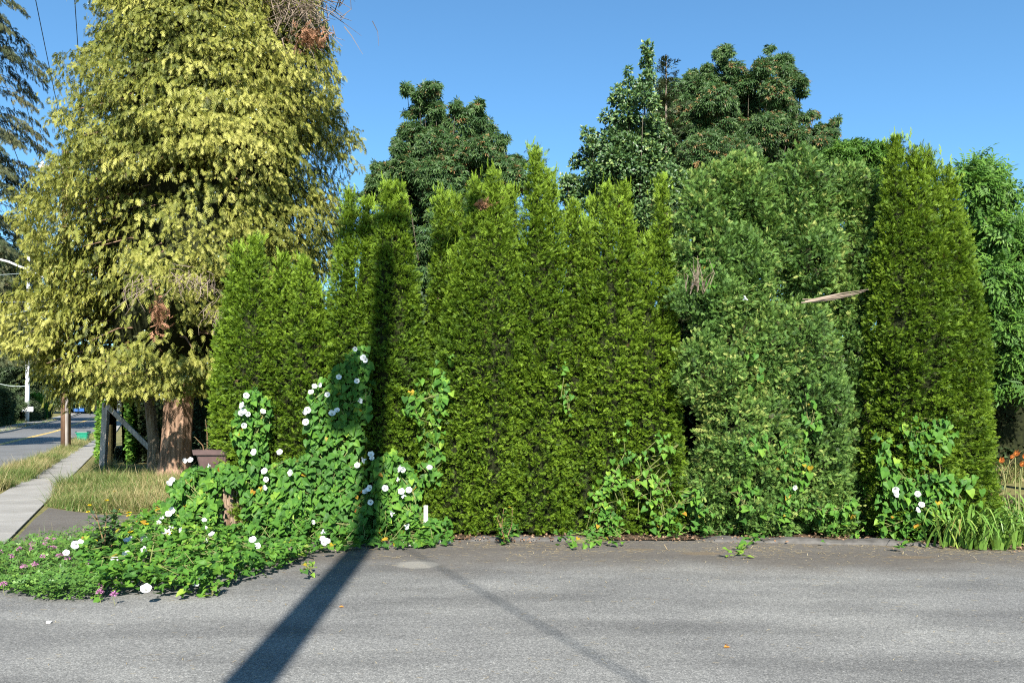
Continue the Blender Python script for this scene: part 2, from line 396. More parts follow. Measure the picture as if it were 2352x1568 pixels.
# rolling terrain: one sheet to the horizon, following the street's climb
mb = MB(); xs = np.concatenate((np.linspace(-900, -130, 24), np.linspace(-120, 60, 46), np.linspace(70, 900, 24))); ys = np.concatenate((np.linspace(-300, -20, 10), np.linspace(-10, 60, 36), np.linspace(70, 1400, 60)))
X, Yg = np.meshgrid(xs, ys); T_ = X * DIR[0] + Yg * DIR[1]
Z = rise(T_) - .012 - .10 * (T_ > 75)
Z = np.minimum(Z, 45); nx = len(xs); ny = len(ys)
i = np.arange(ny - 1)[:, None] * nx; j = np.arange(nx - 1)[None]
mb.add(np.stack((X, Yg, Z), -1), np.stack((i + j, i + j + 1, i + nx + j + 1, i + nx + j), -1).reshape(-1, 4))
tag(mb.build('ground', 'meadow', smooth=True), kind='structure')

TS = np.concatenate((np.arange(-60, 80, 4.0), np.arange(80, 330, 6.0)))
strip('road', -9.3, -3.0, TS, .02, 'road_asphalt')
mbl = MB()
strip('road_center_line', -6.2, -6.08, TS, .026, 'road_paint', jitter=.02)
strip('road_center_line', -6.0, -5.9, TS, .026, 'road_paint', jitter=.02)
strip('kerb', -9.45, -9.3, TS, .15, 'concrete', thick=.15)
strip('pavement', -11.6, -9.9, TS, .12, 'concrete', thick=.12)
# lot: asphalt from behind the camera to the hedge foot, its left side ending at the sidewalk
lot = []
edge_px = [(112, 1166), (180, 1176), (260, 1184), (360, 1181), (430, 1186)]
L0 = st(-1.35, -30); lot = [(30, -30), (L0[0], L0[1])]
for t in (-20, -8, 0, 6, 10, 13.5): q = st(-1.35, t); lot.append((q[0], q[1]))
lot += [tuple(gp(*e)[:2]) for e in edge_px]
lot += [(-4.1, 10.9), (-3.0, 10.2), (-2.2, 9.75), (-1.4, 9.68), (-.4, 9.66), (.5, 9.64), (1.6, 9.6), (2.7, 9.58), (3.6, 9.62), (4.4, 9.5), (5.0, 9.2), (5.6, 9.0), (6.6, 8.8), (9, 8.7), (30, 8.7)]
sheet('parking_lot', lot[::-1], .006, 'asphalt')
# sidewalk slabs, with the grooved crossing in front
def sidewalk():
    mb = MB(); t = -24.0; k = 0
    while t < 120:
        L = 1.5; a, b = t + .012, t + L - .012
        s0, s1 = (-2.95, -1.42) if t < 15 else (-2.35, -1.42)
        P = [st(s0, a), st(s1, a), st(s1, b), st(s0, b)]; h = .014 + random.random() * .006
        V = [(p[0], p[1], h + float(rise(t))) for p in P]; V += [(p[0], p[1], h - .06) for p in P]
        mb.add(V, [(0, 1, 2, 3), (0, 4, 5, 1), (1, 5, 6, 2), (2, 6, 7, 3), (3, 7, 4, 0)]); t += L
    o = mb.build('sidewalk', 'concrete'); tag(o, kind='structure')
    # dark tooled grooves of the ramp
    mb = MB()
    for s in (-2.72, -2.48, -2.24, -2.0, -1.76):
        a, b = 7.6, 13.2
        P = [st(s - .011, a), st(s + .011, a), st(s + .011, b), st(s - .011, b)]
        mb.add([(p[0], p[1], .0245) for p in P], [(0, 1, 2, 3)])
    o = mb.build('sidewalk_grooves', 'soil'); tag(o, kind='structure')
sidewalk()
# soil bed under the hedge and low broken asphalt kerb in front of it
bed = [(-4.6, 10.9), (-3.0, 10.25), (-2.2, 9.8), (-.4, 9.7), (1.6, 9.65), (3.6, 9.66), (4.4, 9.55), (5.2, 9.2), (6.6, 8.85), (12, 8.8), (12, 15), (-4.6, 14.0)]
sheet('soil_bed', bed, .012, 'soil')
def berm(name, x0, x1, y0, y1, h, w):
    mb = MB(); n = 34; rows = []
    for j, (dy, dz) in enumerate(((0, 0), (.03, .75), (.09, 1.0), (w - .05, .95), (w, 0))):
        u = np.linspace(0, 1, n); xx = x0 + (x1 - x0) * u; yy = y0 + (y1 - y0) * u + dy + rng.normal(0, .012, n)
        zz = h * dz * (1 + .25 * np.sin(u * 19) + rng.normal(0, .07, n)) * np.minimum(1, np.minimum(u, 1 - u) * 9); rows.append(np.stack((xx, yy, np.maximum(zz, -.01)), -1))
    F = [(r * n + i, r * n + i + 1, (r + 1) * n + i + 1, (r + 1) * n + i) for r in range(4) for i in range(n - 1)]
    mb.add(np.concatenate(rows), F); tag(mb.build(name, 'kerb_grime'), kind='structure')
plain('kerb_grime', (.085, .08, .074), .95, .15, .4, 9, .5)
berm('kerb', -.6, 1.15, 9.55, 9.53, .04, .25)
berm('kerb', 2.3, 5.3, 9.52, 9.12, .045, .3)

# ------------------------------------------------------------------ evergreen hedge
SPIRES = []           # (cx, cy, H, rx, ry, kind) for inside tests and for the vines
def prof(u):
    return np.where(u < .5, .93 + .07 * np.sin(u / .5 * PI * .5), np.clip((1 - u) / .5, 0, 1) ** .72)
def prof_narrow(u):
    return np.clip(1.04 * (1 - u) ** .62, 0, 1)
PROF = {'w': prof, 'n': prof_narrow}
def spire_r(S, z, th):
    u = np.clip(z / S[2], 0, 1)
    r = PROF[S[5]](u)
    c, s = np.cos(th), np.sin(th)
    e = 1 / np.sqrt((c / S[3]) ** 2 + (s / S[4]) ** 2)
    P = np.stack((S[0] + c * .5, S[1] + s * .5, z), -1)
    return r * e * (1 + .10 * wob(P, 3.2) + .08 * wob(P, 9.0, 1) + .04 * wob(P, 24.0, 2))
def hedge_front(x, z):
    """y of the hedge face nearest the camera"""
    x = np.asarray(x, float); z = np.asarray(z, float); best = np.full(x.shape, 11.2)
    for S in SPIRES:
        r = PROF[S[5]](np.clip(z / S[2], 0, 1)) * (z < S[2])
        dx = (x - S[0]) / (S[3] * r + 1e-6); y = S[1] - S[4] * r * np.sqrt(np.clip(1 - dx * dx, 0, 1))
        best = np.where((np.abs(dx) < 1) & (y < best), y, best)
    for (c, r) in BLOBS:
        q = 1 - ((x - c[0]) / r[0]) ** 2 - ((z - c[2]) / r[2]) ** 2
        y = c[1] - r[1] * np.sqrt(np.clip(q, 0, 1)); best = np.where((q > 0) & (y < best), y, best)
    return best
BLOBS = []
HEDGE = [  # label, [(x of top, y of top, rx, ry, distance of axis, profile)]
 ('broad bright green thuja at the left end of the hedge, beside the clay planter', [(588, 546, .46, .50, 10.35, 'w'), (545, 568, .30, .40, 10.4, 'w')]),
 ('short twin-tipped thuja, lowest of the hedge, second from its left end', [(652, 588, .42, .48, 10.4, 'w'), (696, 592, .40, .45, 10.35, 'w'), (728, 655, .36, .42, 10.4, 'w')]),
 ('thuja just left of the tall pole shadow, draped in flowering bindweed', [(802, 446, .46, .48, 10.35, 'n'), (842, 458, .36, .42, 10.4, 'w'), (868, 560, .34, .36, 10.6, 'w')]),
 ('thuja just right of the tall pole shadow, with a blunt double tip', [(888, 420, .36, .46, 10.3, 'w'), (917, 424, .36, .46, 10.35, 'w')]),
 ('slim thuja set back, half hidden behind the one with the rust-red sprig', [(1012, 438, .30, .40, 10.75, 'n'), (1046, 452, .30, .40, 10.8, 'n')]),
 ('wide double-topped thuja with a rust-red dead sprig near its top', [(1132, 392, .52, .52, 10.3, 'w'), (1094, 416, .46, .50, 10.35, 'w'), (1050, 570, .44, .46, 10.3, 'n')]),
 ('slim low-tipped thuja squeezed in beside the tallest one', [(1172, 432, .34, .40, 10.6, 'n'), (1150, 470, .3, .4, 10.5, 'n')]),
 ('tallest pointed thuja of the middle hedge, with a side tip on its right shoulder', [(1230, 338, .50, .52, 10.3, 'n'), (1262, 396, .34, .42, 10.35, 'w')]),
 ('short thuja with a small rounded top right of the tallest pointed one', [(1316, 462, .36, .46, 10.45, 'w')]),
 ('thin thuja with two small staggered tips, lowest of the middle hedge', [(1346, 508, .36, .46, 10.3, 'n'), (1362, 458, .2, .3, 10.6, 'n')]),
 ('thuja with a flat-topped double crown, two places left of the mixed shrub', [(1396, 428, .36, .48, 10.3, 'w'), (1430, 426, .36, .48, 10.35, 'w')]),
 ('slender sharply pointed thuja directly left of the mixed shrub', [(1520, 406, .27, .44, 10.3, 'n'), (1484, 540, .34, .46, 10.3, 'w')]),
 ('tall narrow thuja standing apart right of the dark gap, highest spire of its pair', [(2056, 318, .36, .52, 9.95, 'w'), (2100, 342, .46, .56, 9.9, 'w'), (2132, 350, .42, .55, 9.95, 'w')]),
 ('thuja at the right end of the hedge, flaring wide at its foot', [(2176, 386, .40, .52, 9.95, 'w')]),
]
built = []
for lab, sp in HEDGE:
    L = []
    for (px, py, rx, ry, yc, kd) in sp:
        p = at(px, py, yc); L.append((p[0], yc, p[2], rx, ry, kd))
    SPIRES += L; built.append((lab, L))
# flare at the right foot
flare = (at(2205, 700, 9.9)[0], 9.9, 3.0, .42, .5, 'n'); SPIRES.append(flare); built[-1][1].append(flare)
shrub_blobs = [  # mixed shrub: (x, y, rx px, ry px, distance, depth)
 [(1692, 420, 42, 72, 10.45, .4), (1660, 480, 58, 95, 10.45, .45), (1722, 470, 58, 90, 10.4, .45), (1608, 540, 52, 110, 10.3, .4), (1650, 590, 50, 100, 10.2, .4), (1752, 540, 50, 115, 10.35, .45), (1715, 620, 60, 120, 10.2, .45), (1650, 690, 92, 60, 9.95, .45), (1718, 800, 104, 130, 10.15, .6), (1640, 862, 74, 84, 9.95, .45), (1718, 1000, 104, 130, 10.1, .6), (1660, 1130, 95, 110, 10.15, .55), (1605, 1130, 52, 85, 10.3, .4), (1750, 1130, 80, 110, 10.15, .5)],
 [(1838, 430, 40, 68, 10.5, .4), (1862, 480, 46, 85, 10.5, .4), (1812, 510, 40, 90, 10.4, .4), (1830, 600, 66, 105, 10.35, .5), (1872, 570, 46, 95, 10.45, .4), (1820, 800, 100, 130, 10.2, .55), (1860, 930, 90, 120, 10.1, .55), (1850, 1080, 90, 120, 10.15, .55), (1900, 1130, 60, 110, 10.25, .5)],
 [(1930, 460, 42, 66, 10.6, .4), (1965, 480, 42, 85, 10.55, .4), (1970, 600, 44, 110, 10.55, .45), (1930, 700, 55, 90, 10.6, .45), (1945, 850, 50, 130, 10.5, .45), (1925, 1000, 55, 110, 10.45, .45), (1940, 1130, 50, 100, 10.4, .4)],
]
SB = []
for grp in shrub_blobs:
    L = []
    for (px, py, rx, ry, yc, dp) in grp:
        L.append((at(px, py, yc), np.array((rx / 1764 * yc, dp, ry / 1764 * yc))))
    SB.append(L); BLOBS += L

def thuja(name, label, L, idx, group):
    base = np.array((np.mean([s[0] for s in L]), np.mean([s[1] for s in L]), 0))
    th = Thing(name, label, 'tree', base, group)
    fol, core, trunk, tips = MB(), MB(), MB(), MB()
    for S in L:
        H = S[2]; area = 2 * PI * .5 * (S[3] + S[4]) * H * .8
        nt_, per = int(area * 300), 10
        z = H * (.012 + .985 * rng.random(nt_)); keep = rng.random(nt_) < np.clip(PROF[S[5]](z / H) * 1.1 + .12, 0, 1); z = z[keep]; nt_ = len(z)
        front = rng.random(nt_) < .78
        ang = np.where(front, -PI / 2 + (rng.random(nt_) - .5) * PI * 1.15, PI / 2 + (rng.random(nt_) - .5) * PI)
        rr = np.clip(spire_r(S, z, ang) - rng.random(nt_) ** 1.5 * .09, .005, None)
        C = np.stack((S[0] + rr * np.cos(ang), S[1] + rr * np.sin(ang), z), -1)
        ok = np.ones(nt_, bool)
        for Q in SPIRES:
            if Q is S or abs(Q[0] - S[0]) > 1.6: continue
            q = PROF[Q[5]](np.clip(z / Q[2], 0, 1)) * (z < Q[2])
            ok &= ((C[:, 0] - Q[0]) / (Q[3] * q + 1e-6)) ** 2 + ((C[:, 1] - Q[1]) / (Q[4] * q + 1e-6)) ** 2 > .70
        C, ang, z = C[ok], ang[ok], z[ok]; nt_ = len(C); u = z / H
        out = np.stack((np.cos(ang), np.sin(ang), np.zeros(nt_)), -1); tang = np.stack((-np.sin(ang), np.cos(ang), np.zeros(nt_)), -1)
        D = unit(out * (.75 - .4 * u ** 3)[:, None] + tang * (rng.normal(0, .55, nt_) + .5 * wob(C, 4.0, 2))[:, None] + np.array((0, 0, 1.)) * (.22 + .85 * u ** 3 + rng.normal(0, .25, nt_))[:, None])
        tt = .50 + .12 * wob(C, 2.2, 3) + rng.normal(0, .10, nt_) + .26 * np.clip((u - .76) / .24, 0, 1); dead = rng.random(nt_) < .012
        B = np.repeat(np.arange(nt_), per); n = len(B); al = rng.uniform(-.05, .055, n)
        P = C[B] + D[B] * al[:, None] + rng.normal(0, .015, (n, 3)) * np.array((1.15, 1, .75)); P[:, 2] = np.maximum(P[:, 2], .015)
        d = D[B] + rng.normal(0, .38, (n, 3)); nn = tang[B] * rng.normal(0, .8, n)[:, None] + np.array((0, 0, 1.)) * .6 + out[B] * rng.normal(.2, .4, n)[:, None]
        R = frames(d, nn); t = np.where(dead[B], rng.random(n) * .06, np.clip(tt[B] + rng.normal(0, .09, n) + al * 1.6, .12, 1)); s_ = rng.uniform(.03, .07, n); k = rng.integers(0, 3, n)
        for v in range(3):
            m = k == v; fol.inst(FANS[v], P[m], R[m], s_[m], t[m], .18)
        # sparse older sprays deeper in
        n = int(nt_ * 2.6); ii_ = rng.integers(0, nt_, n); P = C[ii_] - out[ii_] * rng.uniform(.05, .14, n)[:, None] + rng.normal(0, .05, (n, 3)); P[:, 2] = np.maximum(P[:, 2], .015)
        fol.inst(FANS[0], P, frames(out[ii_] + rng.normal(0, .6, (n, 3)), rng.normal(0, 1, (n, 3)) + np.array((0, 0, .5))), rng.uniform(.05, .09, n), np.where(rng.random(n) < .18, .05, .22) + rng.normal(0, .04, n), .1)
        # soft upright wisps at the very tip
        nw = 60
        zz = H * (.93 + .075 * rng.random(nw)); aw = rng.random(nw) * 2 * PI; rw = np.abs(rng.normal(0, .055, nw)) + .10 * np.clip((H - zz) / (H * .06), 0, 1) * rng.random(nw)
        Pw = np.stack((S[0] + rw * np.cos(aw), S[1] + rw * np.sin(aw), zz - .05), -1)
        dw = np.stack((np.cos(aw) * .35, np.sin(aw) * .35, np.ones(nw)), -1) + rng.normal(0, .15, (nw, 3))
        fol.inst(FANS[1], Pw, frames(dw, rng.normal(0, 1, (nw, 3))), rng.uniform(.07, .13, nw), .75 + rng.normal(0, .1, nw), .2)
        nw = 9
        Pw = np.stack((S[0] + rng.normal(0, .07, nw), S[1] + rng.normal(0, .06, nw), H * np.ones(nw) - rng.uniform(.0, .14, nw)), -1)
        fol.inst(WISP, Pw, frames(np.stack((rng.normal(0, .18, nw), rng.normal(0, .15, nw), np.ones(nw)), -1), rng.normal(0, 1, (nw, 3))), rng.uniform(.10, .22, nw), .7, .2)
        # solid dark core added to stop light leaks, standing in for bare twigs
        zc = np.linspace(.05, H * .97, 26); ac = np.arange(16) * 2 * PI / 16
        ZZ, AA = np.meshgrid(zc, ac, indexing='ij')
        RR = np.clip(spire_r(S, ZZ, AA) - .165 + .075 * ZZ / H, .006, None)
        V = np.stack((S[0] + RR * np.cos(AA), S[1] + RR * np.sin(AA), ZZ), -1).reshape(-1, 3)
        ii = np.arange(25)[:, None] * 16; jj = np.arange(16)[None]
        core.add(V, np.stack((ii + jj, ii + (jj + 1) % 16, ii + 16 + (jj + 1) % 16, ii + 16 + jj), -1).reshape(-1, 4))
        trunk.tube([(S[0], S[1] + .02, 0), (S[0] + .02, S[1], H * .5), (S[0], S[1], H * .93)], [.055, .035, .008], 7)
    th.part(fol, 'foliage', 'thuja_green'); th.part(core, 'added_dark_core', 'dark_core'); th.part(trunk, 'trunk', 'cypress_bark')
    return th
HG = 'thujas of the hedge row'
things = [thuja('thuja', lab, L, i, HG) for i, (lab, L) in enumerate(built)]
def sprig(th, c, n, rad, m, lab, size=(.05, .1), name='dead_sprig'):
    mb = MB(); P = c + rng.normal(0, 1, (n, 3)) * np.array(rad)
    d = rng.normal(0, .6, (n, 3)) + np.array((.5, -.7, -.1)); 
    for v in range(3):
        k = slice(v, n, 3); mb.inst(FANS[v], P[k], frames(d[k], rng.normal(0, 1, (len(P[k]), 3))), rng.uniform(*size, len(P[k])), rng.random(len(P[k])), .1)
    th.part(mb, name, m, label=lab)
c = at(1107, 461, 9.98); c[1] = hedge_front(np.array([c[0]]), np.array([c[2]]))[0] - .03
sprig(things[5], c, 60, (.055, .02, .018), 'rust_needle', 'rust-red dead sprig')

# mixed juniper-like shrubs
def shrub(label, L, tint0, idx):
    base = np.array((np.mean([c[0] for c, r in L]), 10.3, 0)); th = Thing('conifer_shrub', label, 'shrub', base, 'blue-green shrubs in the hedge')
    fol, core, trunk = MB(), MB(), MB()
    for (c, r) in L:
        area = 4 * PI * ((r[0] * r[1]) ** 1.6 / 3 + (r[0] * r[2]) ** 1.6 / 3 + (r[1] * r[2]) ** 1.6 / 3) ** (1 / 1.6)
        nt_, per = int(area * 185), 10
        q = unit(rng.normal(0, 1, (nt_, 3))); flip = (q[:, 1] > 0) & (rng.random(nt_) < .6); q[flip, 1] *= -1
        P0 = c + q * r; lump = .30 * wob(P0 * np.array((1, 1, .55)), 3.6, 1) + .24 * wob(P0 * np.array((1, 1, .6)), 8, 2) + .12 * wob(P0, 17, 0)
        C = c + q * r * (1 + lump)[:, None] - unit(q / r) * (rng.random(nt_) ** 1.5 * .12)[:, None]
        ok = C[:, 2] > .03
        for (c2, r2) in BLOBS:
            if c2 is c: continue
            ok &= (((C - c2) / r2) ** 2).sum(1) > .5
        for Q in SPIRES:
            if abs(Q[0] - c[0]) > 1.2: continue
            qq = PROF[Q[5]](np.clip(C[:, 2] / Q[2], 0, 1)) * (C[:, 2] < Q[2])
            ok &= ((C[:, 0] - Q[0]) / (Q[3] * qq + 1e-6)) ** 2 + ((C[:, 1] - Q[1]) / (Q[4] * qq + 1e-6)) ** 2 > .75
        C, q = C[ok], q[ok]; nt_ = len(C); nrm = unit(q / r)
        D = unit(nrm * .6 + rng.normal(0, .38, (nt_, 3)) + np.array((0, -.1, .55)))
        tt = tint0 + .13 * wob(C, 3.5, 0) + rng.normal(0, .10, nt_); gold = (wob(C, 2.4, 2) > -.2) & (rng.random(nt_) < .3); dead = rng.random(nt_) < .03
        B = np.repeat(np.arange(nt_), per); n = len(B); al = rng.uniform(-.07, .09, n)
        P = C[B] + D[B] * al[:, None] + rng.normal(0, .026, (n, 3)); P[:, 2] = np.maximum(P[:, 2], .02)
        R = frames(D[B] + rng.normal(0, .42, (n, 3)), rng.normal(0, .7, (n, 3)) + np.array((0, -.4, .7)))
        t = np.clip(tt[B] + rng.normal(0, .10, n) + al, .12, 1); t = np.where(dead[B], rng.random(n) * .08, t); t = np.where(gold[B] & (rng.random(n) < .3) & (al > 0), rng.uniform(.84, 1, n), t)
        k = rng.integers(0, 2, n); s_ = rng.uniform(.045, .095, n)
        for v in range(2):
            m = k == v; fol.inst(SPRIG[v], P[m], R[m], s_[m], t[m], .15)
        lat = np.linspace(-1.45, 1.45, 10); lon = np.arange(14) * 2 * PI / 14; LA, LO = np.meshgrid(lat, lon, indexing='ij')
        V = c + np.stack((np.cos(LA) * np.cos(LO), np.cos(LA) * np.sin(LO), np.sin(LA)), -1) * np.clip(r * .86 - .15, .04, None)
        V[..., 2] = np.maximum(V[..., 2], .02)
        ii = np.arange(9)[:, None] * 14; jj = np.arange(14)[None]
        core.add(V.reshape(-1, 3), np.stack((ii + jj, ii + (jj + 1) % 14, ii + 14 + (jj + 1) % 14, ii + 14 + jj), -1).reshape(-1, 4))  # solid dark core added so light does not leak through the shrub
    top = max(c[2] + r[2] * .7 for c, r in L)
    trunk.tube([(base[0], 10.4, 0), (base[0] + .05, 10.45, top * .5), (base[0], 10.5, top)], [.07, .05, .015], 8)
    th.part(fol, 'foliage', 'juniper_green'); th.part(core, 'added_dark_core', 'dark_core'); th.part(trunk, 'trunk', 'cypress_bark')
    return th
sh = [shrub('big yellow-speckled blue-green shrub bulging out between the thujas', SB[0], .55, 0),
      shrub('blue-green shrub with a pale whip of bare wood across it', SB[1], .46, 1),
      shrub('thin blue-green shrub beside the dark gap left of the tall thuja pair', SB[2], .5, 2)]
def twigs(th, c, n, up, rad, L, name, lab, m='dead_twig', r0=.006, side=.25):
    mb = MB()
    for k in range(n):
        p = c + rng.normal(0, 1, 3) * np.array(rad); d = np.array(up) + rng.normal(0, side, 3); l = L * random.uniform(.6, 1.1)
        b = rng.normal(0, .12 * l, 3); mb.tube([p, p + d * l * .5 + b, p + d * l], [r0, r0 * .7, r0 * .3], 4, False, t=random.random())
    th.part(mb, name, m, label=lab)
def onface(px, py, off=.03, Y0=9.8):
    p = at(px, py, Y0)
    for _ in range(3):
        y = float(hedge_front(np.array([p[0]]), np.array([p[2]]))[0]) - off; p = at(px, py, y)
    return p
twigs(sh[0], onface(1600, 665, .0), 20, (.12, -.05, 1), (.09, .03, .03), .30, 'dead_twigs', 'bundle of bare twigs')
twigs(sh[1], onface(1805, 660, .02), 20, (.2, -.1, .9), (.05, .03, .06), .3, 'dead_twigs', 'bundle of bare twigs')
mb = MB()
for k in range(14):
    a = onface(1845 + random.uniform(-8, 30), 692 + random.uniform(-5, 4), .14, 9.7); e = onface(1945 + random.uniform(-50, 55), 682 + random.uniform(-4, 10), .22, 9.7)
    e = at(1176 + (e[0] / e[1]) * 1764, 688 - 22 * ((e[0] / e[1] * 1764 + 1176 - 1845) / 150) ** 3 + random.uniform(-4, 4), a[1] - .02)
    mb.tube([a, a * .5 + e * .5 + rng.normal(0, .012, 3), e], [.009, .006, .002], 4, False, t=random.uniform(.5, 1))
sh[1].part(mb, 'bare_branch', 'dead_twig', label='pale bare branch')

# ------------------------------------------------------------------ drooping conifers (golden cypress, fir)
def bough_tree(th, axis, radius, z0, z1, nb, nf, fl, m, tint, droop, rise_, seed_front=.72, name='crown', skip=None, part_label=None):
    zb = z0 + (z1 - z0) * rng.random(nb * 3)
    th_ = np.where(rng.random(nb * 3) < seed_front, -PI / 2 + (rng.random(nb * 3) - .5) * PI * 1.25, rng.random(nb * 3) * 2 * PI)
    L = radius(zb, th_)
    keep = rng.random(nb * 3) < L / L.max(); zb, th_, L = zb[keep][:nb], th_[keep][:nb], L[keep][:nb]; nb = len(zb)
    L = L * rng.uniform(.84, 1.02, nb); rv = rng.normal(0, .10, nb)
    cx, cy = axis(zb)
    tone = rng.normal(0, .10, nb)
    B = np.repeat(np.arange(nb), nf); n = len(B)
    t = .30 + .70 * rng.random(n) ** .7
    dirv = np.stack((np.cos(th_), np.sin(th_), np.zeros(nb)), -1); perp = np.stack((-np.sin(th_), np.cos(th_), np.zeros(nb)), -1)
    lat = rng.normal(0, 1, n) * (.30 + .55 * np.sin(np.clip(t, 0, 1) * PI * .85)) * .42 * np.clip(L[B] / 3, .5, 1.2)
    P = np.stack((cx[B], cy[B], zb[B]), -1) + dirv[B] * (L[B] * t)[:, None] + perp[B] * lat[:, None]
    P[:, 2] += L[B] * ((rise_ + rv[B]) * t - (droop + rv[B] * .6) * t ** 2.4) - np.abs(lat) * .55 - np.abs(rng.normal(0, .10, n)) * fl * 3
    d = dirv[B] * .62 + perp[B] * (lat * .9 + rng.normal(0, .35, n))[:, None] + np.array((0, 0, -1.)) * (.45 + .35 * t + rng.normal(0, .25, n))[:, None]
    nrm = dirv[B] * .75 + np.array((0, 0, 1.)) * .6 + rng.normal(0, .45, (n, 3))
    ok = P[:, 2] > .9
    if skip is not None: ok &= ~skip(P)
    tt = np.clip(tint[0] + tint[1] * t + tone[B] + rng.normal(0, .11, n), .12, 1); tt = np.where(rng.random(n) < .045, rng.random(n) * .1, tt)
    P, d, nrm, tt = P[ok], d[ok], nrm[ok], tt[ok]; n = len(P)
    R = frames(d, nrm); k = rng.integers(0, 2, n); s = rng.uniform(.6, 1.35, n) * fl; mb = MB()
    for v in range(2):
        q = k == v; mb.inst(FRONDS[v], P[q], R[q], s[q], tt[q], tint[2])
    o = th.part(mb, name, m)
    lb = MB()
    for b in range(0, nb, 3):
        c0 = np.array((cx[b], cy[b], zb[b])); pts = [c0 + dirv[b] * L[b] * q + np.array((0, 0, L[b] * (rise_ * q - droop * q ** 2.4) - .04)) for q in (.02, .35, .65, .92)]
        lb.tube(pts, [.05, .035, .02, .006], 5, False)
    return o, lb
# golden cypress
CY = 18.4
outL = [(-400, 330), (-200, 262), (0, 212), (140, 186), (230, 172), (330, 146), (400, 124), (490, 104), (560, 98), (650, 96), (740, 74), (800, 74), (850, 104), (900, 140), (940, 175)]
outR = [(-400, 640), (-200, 730), (0, 775), (100, 808), (200, 816), (270, 842), (330, 828), (450, 826), (560, 800), (700, 760), (800, 700), (900, 620), (940, 560)]
zL = np.array([at(0, y, CY)[2] for y, x in outL])[::-1]; xL = np.array([at(x, y, CY)[0] for y, x in outL])[::-1]
zR = np.array([at(0, y, CY)[2] for y, x in outR])[::-1]; xR = np.array([at(x, y, CY)[0] for y, x in outR])[::-1]
def cyp_axis(z):
    a = (np.interp(z, zL, xL) + np.interp(z, zR, xR)) / 2; return a, np.full_like(a, CY)
def cyp_rad(z, th):
    h = (np.interp(z, zR, xR) - np.interp(z, zL, xL)) / 2 * .95; top = np.clip((17.5 - z) / 3.0, .12, 1)
    P = np.stack((np.cos(th) * 3, np.sin(th) * 3, z), -1)
    return h * top * (1 + .07 * wob(P, 1.3, 2)) * (1 - .12 * np.abs(np.sin(th)))
base = gp(400, 1096)
cyp = Thing('golden_cypress', 'huge golden-yellow cypress with drooping sprays behind the left end of the hedge', 'tree', (-8.1, 18.6, 0))
dead_c = at(690, 40, 16.4)
def cyp_skip(P):
    a = ((P[:, 0] - dead_c[0]) / .85) ** 2 + ((P[:, 2] - dead_c[2] - .15) / .6) ** 2 < 1
    b = at(375, 760, 15.2); h = (((P[:, 0] - b[0]) / .75) ** 2 + ((P[:, 2] - b[2]) / .42) ** 2 < 1)
    b2 = at(505, 630, 15.2); h2 = (((P[:, 0] - b2[0]) / .4) ** 2 + ((P[:, 2] - b2[2]) / .3) ** 2 < 1)
    f = P[:, 1] < CY - .5
    pk = (wob(P, 1.9, 3) < -.40) & (rng.random(len(P)) < .8)
    return ((a | h | h2) & f & (rng.random(len(P)) < .93)) | pk
o, lb = bough_tree(cyp, cyp_axis, cyp_rad, 2.3, 16.8, 820, 100, .19, 'cypress_gold', (.10, .52, .2), .38, .22, skip=cyp_skip)
cyp_boughs = lb
n = 62000; zz = rng.uniform(2.0, 16.5, n); an = np.where(rng.random(n) < .75, -PI / 2 + (rng.random(n) - .5) * PI * 1.25, rng.random(n) * 2 * PI)
rr = cyp_rad(zz, an); cx_, cy_ = cyp_axis(zz); O = np.stack((np.cos(an), np.sin(an), 0 * an), -1); P0 = np.stack((cx_, cy_, zz), -1) + O * rr[:, None]
lmp = .17 * wob(P0 * np.array((1, 1, 1.6)), 1.3, 0) + .15 * wob(P0 * np.array((1, 1, 1.5)), 3.0, 1); P0 += O * (rr * (lmp - .05) - rng.random(n) ** 1.4 * .5)[:, None]
ok = ((wob(P0, 1.9, 3) > -.40) | (rng.random(n) < .2)) & ~cyp_skip(P0) & (P0[:, 2] > 1.7 + .35 * wob(P0, 2.0, 1)); P0, O, lmp = P0[ok], O[ok], lmp[ok]; n = len(P0)
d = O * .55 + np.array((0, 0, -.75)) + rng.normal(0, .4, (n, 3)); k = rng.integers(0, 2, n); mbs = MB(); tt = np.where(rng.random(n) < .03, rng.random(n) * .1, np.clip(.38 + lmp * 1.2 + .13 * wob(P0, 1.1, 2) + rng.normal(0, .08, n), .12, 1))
for v in range(2):
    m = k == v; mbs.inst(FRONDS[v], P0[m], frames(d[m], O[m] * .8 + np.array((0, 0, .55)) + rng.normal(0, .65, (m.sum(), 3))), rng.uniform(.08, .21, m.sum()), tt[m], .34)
cyp.part(mbs, 'outer_sprays', 'cypress_gold')
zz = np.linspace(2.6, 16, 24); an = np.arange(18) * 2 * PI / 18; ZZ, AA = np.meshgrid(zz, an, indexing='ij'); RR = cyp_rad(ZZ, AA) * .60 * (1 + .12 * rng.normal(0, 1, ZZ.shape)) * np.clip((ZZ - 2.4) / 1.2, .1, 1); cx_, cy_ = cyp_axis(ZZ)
ii = np.arange(23)[:, None] * 18; jj = np.arange(18)[None]; mb = MB(); mb.add(np.stack((cx_ + RR * np.cos(AA), cy_ + RR * np.sin(AA), ZZ), -1).reshape(-1, 3), np.stack((ii + jj, ii + (jj + 1) % 18, ii + 18 + (jj + 1) % 18, ii + 18 + jj), -1).reshape(-1, 4)); cyp.part(mb, 'added_dark_core', 'dark_core')  # dark core added inside the crown to keep its pockets dark
src = np.zeros(len(o.data.vertices) * 3, np.float32); o.data.vertices.foreach_get('co', src); src = src.reshape(-1, 3)[rng.integers(0, len(src) // 3, 9000)] + cyp.loc.astype(np.float32)
